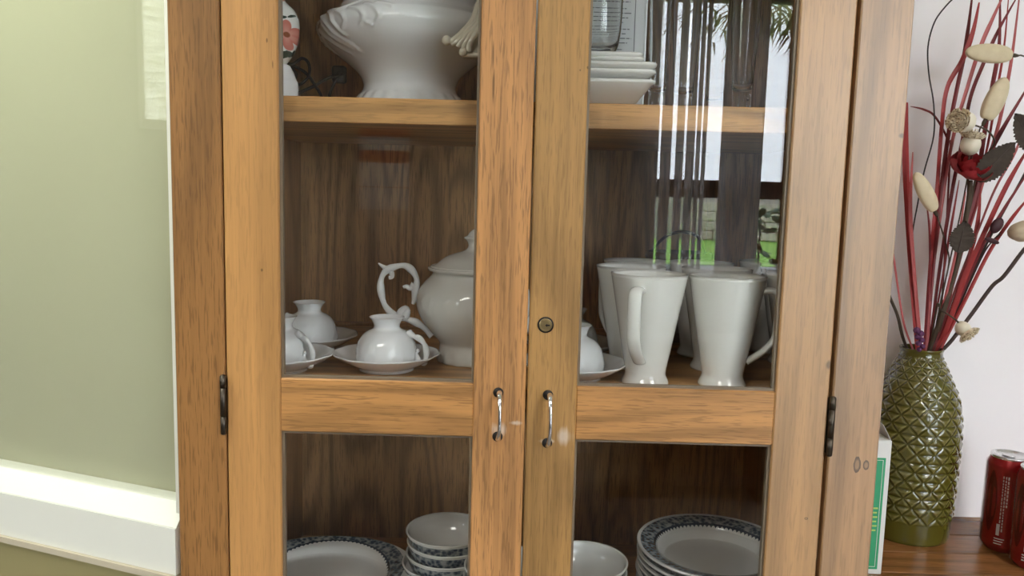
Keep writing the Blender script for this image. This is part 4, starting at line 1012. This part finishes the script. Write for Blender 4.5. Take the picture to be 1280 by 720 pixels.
# rose
rc = at(1211, 214, .352)
rose = thing('dried_rose', 'crimson dried rose behind the dark leaf in the arrangement', 'flower', tuple(rc))
m = mat('crimson_petal', (.36, .018, .028), .55); N = NT(m); tc = N.n('ShaderNodeTexCoord'); a = N.n('ShaderNodeTexNoise', i_Scale=60.0, i_Detail=4.0); N.link(tc.outputs['Object'], a.inputs['Vector'])
N.link(N.mix(a.outputs['Fac'], (.20, .006, .012), (.52, .04, .05)), N.b.inputs['Base Color']); N.bump(a.outputs['Fac'], .5, .003)
rnd = random.Random(5)
A = Vector((.15, -.55, .8)).normalized(); s = A.cross(Vector((0, 1, 0))).normalized(); f = s.cross(A)
def petal(c, out, up, L_, W_, cup_):
    side = out.cross(up).normalized(); vs = []; fs = []; nu, nv = 7, 7
    for i in range(nu):
        for j in range(nv):
            u = i/(nu-1); v = (j/(nv-1)-.5)*2
            w_ = W_*math.sin(math.pi*(.12+.70*u))*(1+.04*math.sin(9*v+u*7))
            p = c+out*(L_*math.sin(u*1.35)*.8)+up*(L_*(1-math.cos(u*1.5))*cup_)+side*(v*w_)+up*(v*v*W_*.35)+out*(-v*v*W_*.25)+up*.0015*math.sin(11*v+4*u)
            vs.append(p)
    for i in range(nu-1):
        for j in range(nv-1): fs.append((i*nv+j, i*nv+j+1, (i+1)*nv+j+1, (i+1)*nv+j))
    n = len(vs); vs2 = [p-up*.0006 for p in vs]
    return MB().add(vs+vs2, fs+[tuple(q+n for q in reversed(g_)) for g_ in fs])
for ring, (k_, L_, cu, W_) in enumerate(((6, .042, .35, .026), (5, .032, .8, .021), (4, .021, 1.3, .015), (3, .012, 1.9, .010))):
    for k in range(k_):
        q = 2*math.pi*(k+.5*ring)/k_+.3; o_ = s*math.cos(q)+f*math.sin(q)
        petal(rc-A*.006, o_, A, L_, W_, cu).build('petal', m, rose, rc)
MB().tube(stem_pts([(1213, 226), (1211, 250), (1204, 290), (1196, 330), (1182, 378), (1168, 420), (1160, 442)], .388, .352), [.0036]*200 if False else .0036, 10).build('stem', M['stem_o'], rose, rc)
# serrated leaves
m = mat('dark_dried_leaf', (.06, .052, .042), .8, spec=.2); N = NT(m); tc = N.n('ShaderNodeTexCoord'); a = N.n('ShaderNodeTexNoise', i_Scale=90.0, i_Detail=3.0); N.link(tc.outputs['Object'], a.inputs['Vector'])
N.link(N.mix(a.outputs['Fac'], (.035, .026, .021), (.085, .066, .052)), N.b.inputs['Base Color']); N.bump(a.outputs['Fac'], .3, .002); M['leaf'] = m
def leaf(base, tip, y, W_, lab, curve=.1, yt=None):
    a = at(*base, y); b = at(*tip, yt or y); d = b-a; u = d.normalized(); s = u.cross(Vector((0, -1, 0))).normalized(); f = s.cross(u); L_ = d.length
    t = thing('dried_leaf', lab, 'leaf', tuple(a), 'dark serrated leaves')
    vs = []; fs = []; nu, nv = 30, 9
    for i in range(nu):
        q = i/(nu-1); w_ = W_*(math.sin(math.pi*q**.8)**.75)*(1+.07*(1 if i % 2 else -1)*(0 < i < nu-1))
        if i in (0, nu-1): w_ = .0004
        for j in range(nv):
            v = (j/(nv-1)-.5)*2
            vs.append(a+u*(L_*q+abs(v)*W_*.0)+s*(v*w_)+f*(.0028*abs(v)*(1+.5*math.sin(q*50-abs(v)*5))+curve*L_*(q*(1-q))))
    for i in range(nu-1):
        for j in range(nv-1): fs.append((i*nv+j, i*nv+j+1, (i+1)*nv+j+1, (i+1)*nv+j))
    n = len(vs); vs2 = [p-f*.0005 for p in vs]
    MB().add(vs+vs2, fs+[tuple(q+n for q in reversed(g_)) for g_ in fs]).build('blade', M['leaf'], t, a)
    MB().tube([tuple(a+u*(L_*k/8)+f*(curve*L_*(k/8)*(1-k/8)+.0004)) for k in range(9)], [.0011*(1-k/10) for k in range(9)], 6).build('midrib', M['stem'], t, a)
leaf((1219, 226), (1268, 178), .330, .0195, 'dark serrated leaf in front of the rose, pointing up right', .12)
leaf((1197, 316), (1206, 276), .342, .0190, 'dark rounded leaf lower down across the thick stem', .1)
leaf((1296, 190), (1268, 142), .335, .0200, 'dark serrated leaf cut by the right edge of the photo', .1)
# cream flower
fc = at(1262, 291, .345)
cf = thing('dried_flower', 'small cream dried flower with dark calyx at the right, above the cans', 'flower', tuple(fc))
m = mat('cream_petal', (.70, .60, .44), .6)
A = Vector((.75, -.5, .15)).normalized(); s = A.cross(Vector((0, 0, 1))).normalized(); f = s.cross(A)
for k in range(5):
    q = 2*math.pi*k/5+.4; o_ = s*math.cos(q)+f*math.sin(q)
    petal(fc-A*.002, o_, A, .021, .011, 1.1).build('petal', m, cf, fc)
ca = at(1246, 282, .35); mb = MB().ball(ca, (.0085, .006, .013), 12, 8, Matrix.Rotation(.5, 3, 'Y')); mb.ball(at(1240, 301, .35), (.012, .004, .004), 10, 6, Matrix.Rotation(.3, 3, 'Y'))
mb.build('calyx', mat('maroon_calyx', (.05, .012, .018), .6), cf, fc)
MB().tube(stem_pts([(1250, 292), (1240, 302), (1228, 320), (1205, 370), (1172, 442)], .388, .36), .0012, 7).build('stem', M['stem'], cf, fc)
pb = MB()
for k in range(7): pb.ball(at(1146+(k*5) % 9, 413+k*4, .36+.002*(k % 3)), .0055-.0003*k, 10, 6)
pb.tube([tuple(at(1149, 436, .37)), (vx, .388, CZ+.20)], .0018, 8); tag(pb.build('dried_bud', mat('purple_bud', (.10, .025, .09), .7)), 'small purple dried bud low between the reeds at the vase mouth', 'flower')

# ------------------------------------------------------------------ green and white carton
gy = .232
bxr_ = at(1103, 700, gy).x; bz1 = at(1110, 551, gy).z
gb = thing('carton', 'green and white cardboard carton wedged between cabinet and vase', 'box', (bxr_-.05, gy, CZ))
M['card_w'] = mat('white_board', (.78, .79, .76), .55); M['card_g'] = mat('green_print', (.035, .36, .16), .45)
MB().box((CR+.003, gy, CZ), (bxr_, gy+.062, bz1), .001).build('body', M['card_w'], gb, gb.location)
MB().box((CR+.009, gy-.0007, CZ+.008), (bxr_-.007, gy-.0001, bz1-.025)).build('green_panel', M['card_g'], gb, gb.location)
mb = MB(); q = .0105
mb.box((CR+.012, gy-.0012, bz1-.0285), (bxr_-q, gy-.0008, bz1-.0280)).box((bxr_-q-.0006, gy-.0012, CZ+.012), (bxr_-q, gy-.0008, bz1-.028)).box((CR+.012, gy-.0012, CZ+.0116), (bxr_-q, gy-.0008, CZ+.0122))
mb.build('border_line', M['card_w'], gb, gb.location)
mb = MB()
for k in range(6):
    z = at(1096, 636+k*5.5, gy).z; x1_ = bxr_-.013
    mb.box((x1_-.012+.002*(k % 3), gy-.0013, z), (x1_-.001*(k % 2), gy-.0008, z+.0022))
mb.build('print', mat('yellow_green_print', (.45, .62, .15), .5), gb, gb.location)
mb = MB(); mb.add([(bxr_-.0005, gy+.004, bz1), (bxr_-.0005, gy+.058, bz1), (bxr_-.012, gy+.050, bz1+.024), (bxr_-.010, gy+.010, bz1+.020), (bxr_+.0002, gy+.004, bz1), (bxr_+.0002, gy+.058, bz1), (bxr_-.0113, gy+.050, bz1+.024), (bxr_-.0093, gy+.010, bz1+.020)], [(0, 1, 2, 3), (7, 6, 5, 4), (0, 4, 5, 1), (1, 5, 6, 2), (2, 6, 7, 3), (3, 7, 4, 0)], False)
mb.build('flap', mat('grey_flap', (.50, .50, .47), .6), gb, gb.location)

# ------------------------------------------------------------------ cans in shrink film
M['can_red'] = mat('red_can_print', (.30, .010, .012), .25, .35); M['can_dk'] = mat('dark_red_print', (.13, .004, .006), .25, .35); M['alu'] = mat('brushed_aluminium', (.80, .80, .81), .25, .9); M['can_txt'] = mat('silver_print', (.62, .60, .60), .4)
CH = .150; Rk = .0305
can = thing('drink_can', '', 'can', group='red drink cans in shrink film')
MB().lathe([(Rk-.006, .0), (Rk-.005, .001), (Rk-.001, .007), (Rk, .010), (Rk, CH-.016), (Rk-.001, CH-.012), (Rk-.0042, CH-.004)], 64).build('body', M['can_red'], can)
MB().lathe([(Rk-.0045, CH-.005), (Rk-.0035, CH-.002), (Rk-.0040, CH), (Rk-.0055, CH-.0005), (Rk-.0065, CH-.004), (.010, CH-.004), (.0, CH-.004)], 64).ball((0, .004, CH-.0025), (.008, .011, .0012), 16, 6).build('lid', M['alu'], can)
MB().lathe([(0, .004), (Rk-.009, .003), (Rk-.006, .0)], 48).build('base', M['alu'], can)
def curved(a0, a1, z0, z1, off=.0003, n=8):
    vs = []; fs = []
    for i in range(n+1):
        t = math.radians(a0+(a1-a0)*i/n)
        for r in (Rk+.00005, Rk+off):
            for z in (z0, z1): vs.append((r*math.cos(t), r*math.sin(t), z))
    for i in range(n):
        a = i*4; b = a+4; fs += [(a+2, b+2, b+3, a+3), (a, a+1, b+1, b), (a, b, b+2, a+2), (a+1, a+3, b+3, b+1)]
    fs += [(0, 2, 3, 1), (n*4, n*4+1, n*4+3, n*4+2)]
    return MB().add(vs, fs, False)
tm = MB(); rnd = random.Random(2)
for col in range(3):
    a = -128-col*6; z = .122
    while z > (.035 if col else .075):
        h_ = rnd.uniform(.002, .005); q = curved(a, a+3.6-col*.6, z-h_, z, n=2); tm.add(q.v, q.f, False); z -= h_+.0018
q = curved(-146, -138, .028, .046, n=3); tm.add(q.v, q.f, False)
for k in range(3): q = curved(-150, -130+k*3, .014+.004*k, .0155+.004*k, n=3); tm.add(q.v, q.f, False)
tm.build('small_print', M['can_txt'], can)
dk = MB(); vs = []; fs = []
n = 40
for i in range(n+1):
    t = i/n; z = .030+.098*t; hw = 17*math.sin(math.pi*t)**.6
    for a in (-168-hw, -168, -168+hw): 
        th = math.radians(a); vs.append(((Rk+.0002)*math.cos(th), (Rk+.0002)*math.sin(th), z))
for i in range(n): fs += [(i*3, i*3+1, i*3+4, i*3+3), (i*3+1, i*3+2, i*3+5, i*3+4)]
MB().add(vs, fs).build('dark_panel', M['can_dk'], can)
uK = [False]
c1 = at(1237, 600, .335); k1 = Vector((c1.x+Rk, .338, CZ)); k2 = k1+Vector((.0095, -.0602, 0))
place_copy(can, uK, k1, math.radians(6), 'red slim drink can at the back, whole lid rim visible')
place_copy(can, uK, k2, math.radians(0), 'red slim drink can in front, nearest the right edge')
fl = MB(); ang = []
R_ = Rk+.0012; d = (k2-k1); ba = math.atan2(d.y, d.x); lo = []
for i in range(25): q = ba+math.pi/2+math.pi*i/24; lo.append((k1.x+R_*math.cos(q), k1.y+R_*math.sin(q)))
for i in range(25): q = ba-math.pi/2+math.pi*i/24; lo.append((k2.x+R_*math.cos(q), k2.y+R_*math.sin(q)))
vs = []; fs = []; n = len(lo); zs_ = [0.001, .03, .07, .11, CH-.012]
for z in zs_:
    for i, (x, y) in enumerate(lo):
        g_ = .0006*math.sin(i*1.7+z*140)
        vs.append((x+g_, y+g_, CZ+z))
for k in range(len(zs_)-1):
    for j in range(n): fs.append((k*n+j, k*n+(j+1) % n, (k+1)*n+(j+1) % n, (k+1)*n+j))
tag(MB().add(vs, fs).build('shrink_film', M['shrink'], None, k1), 'clear crinkled plastic film wrapped round the two red cans', 'film')
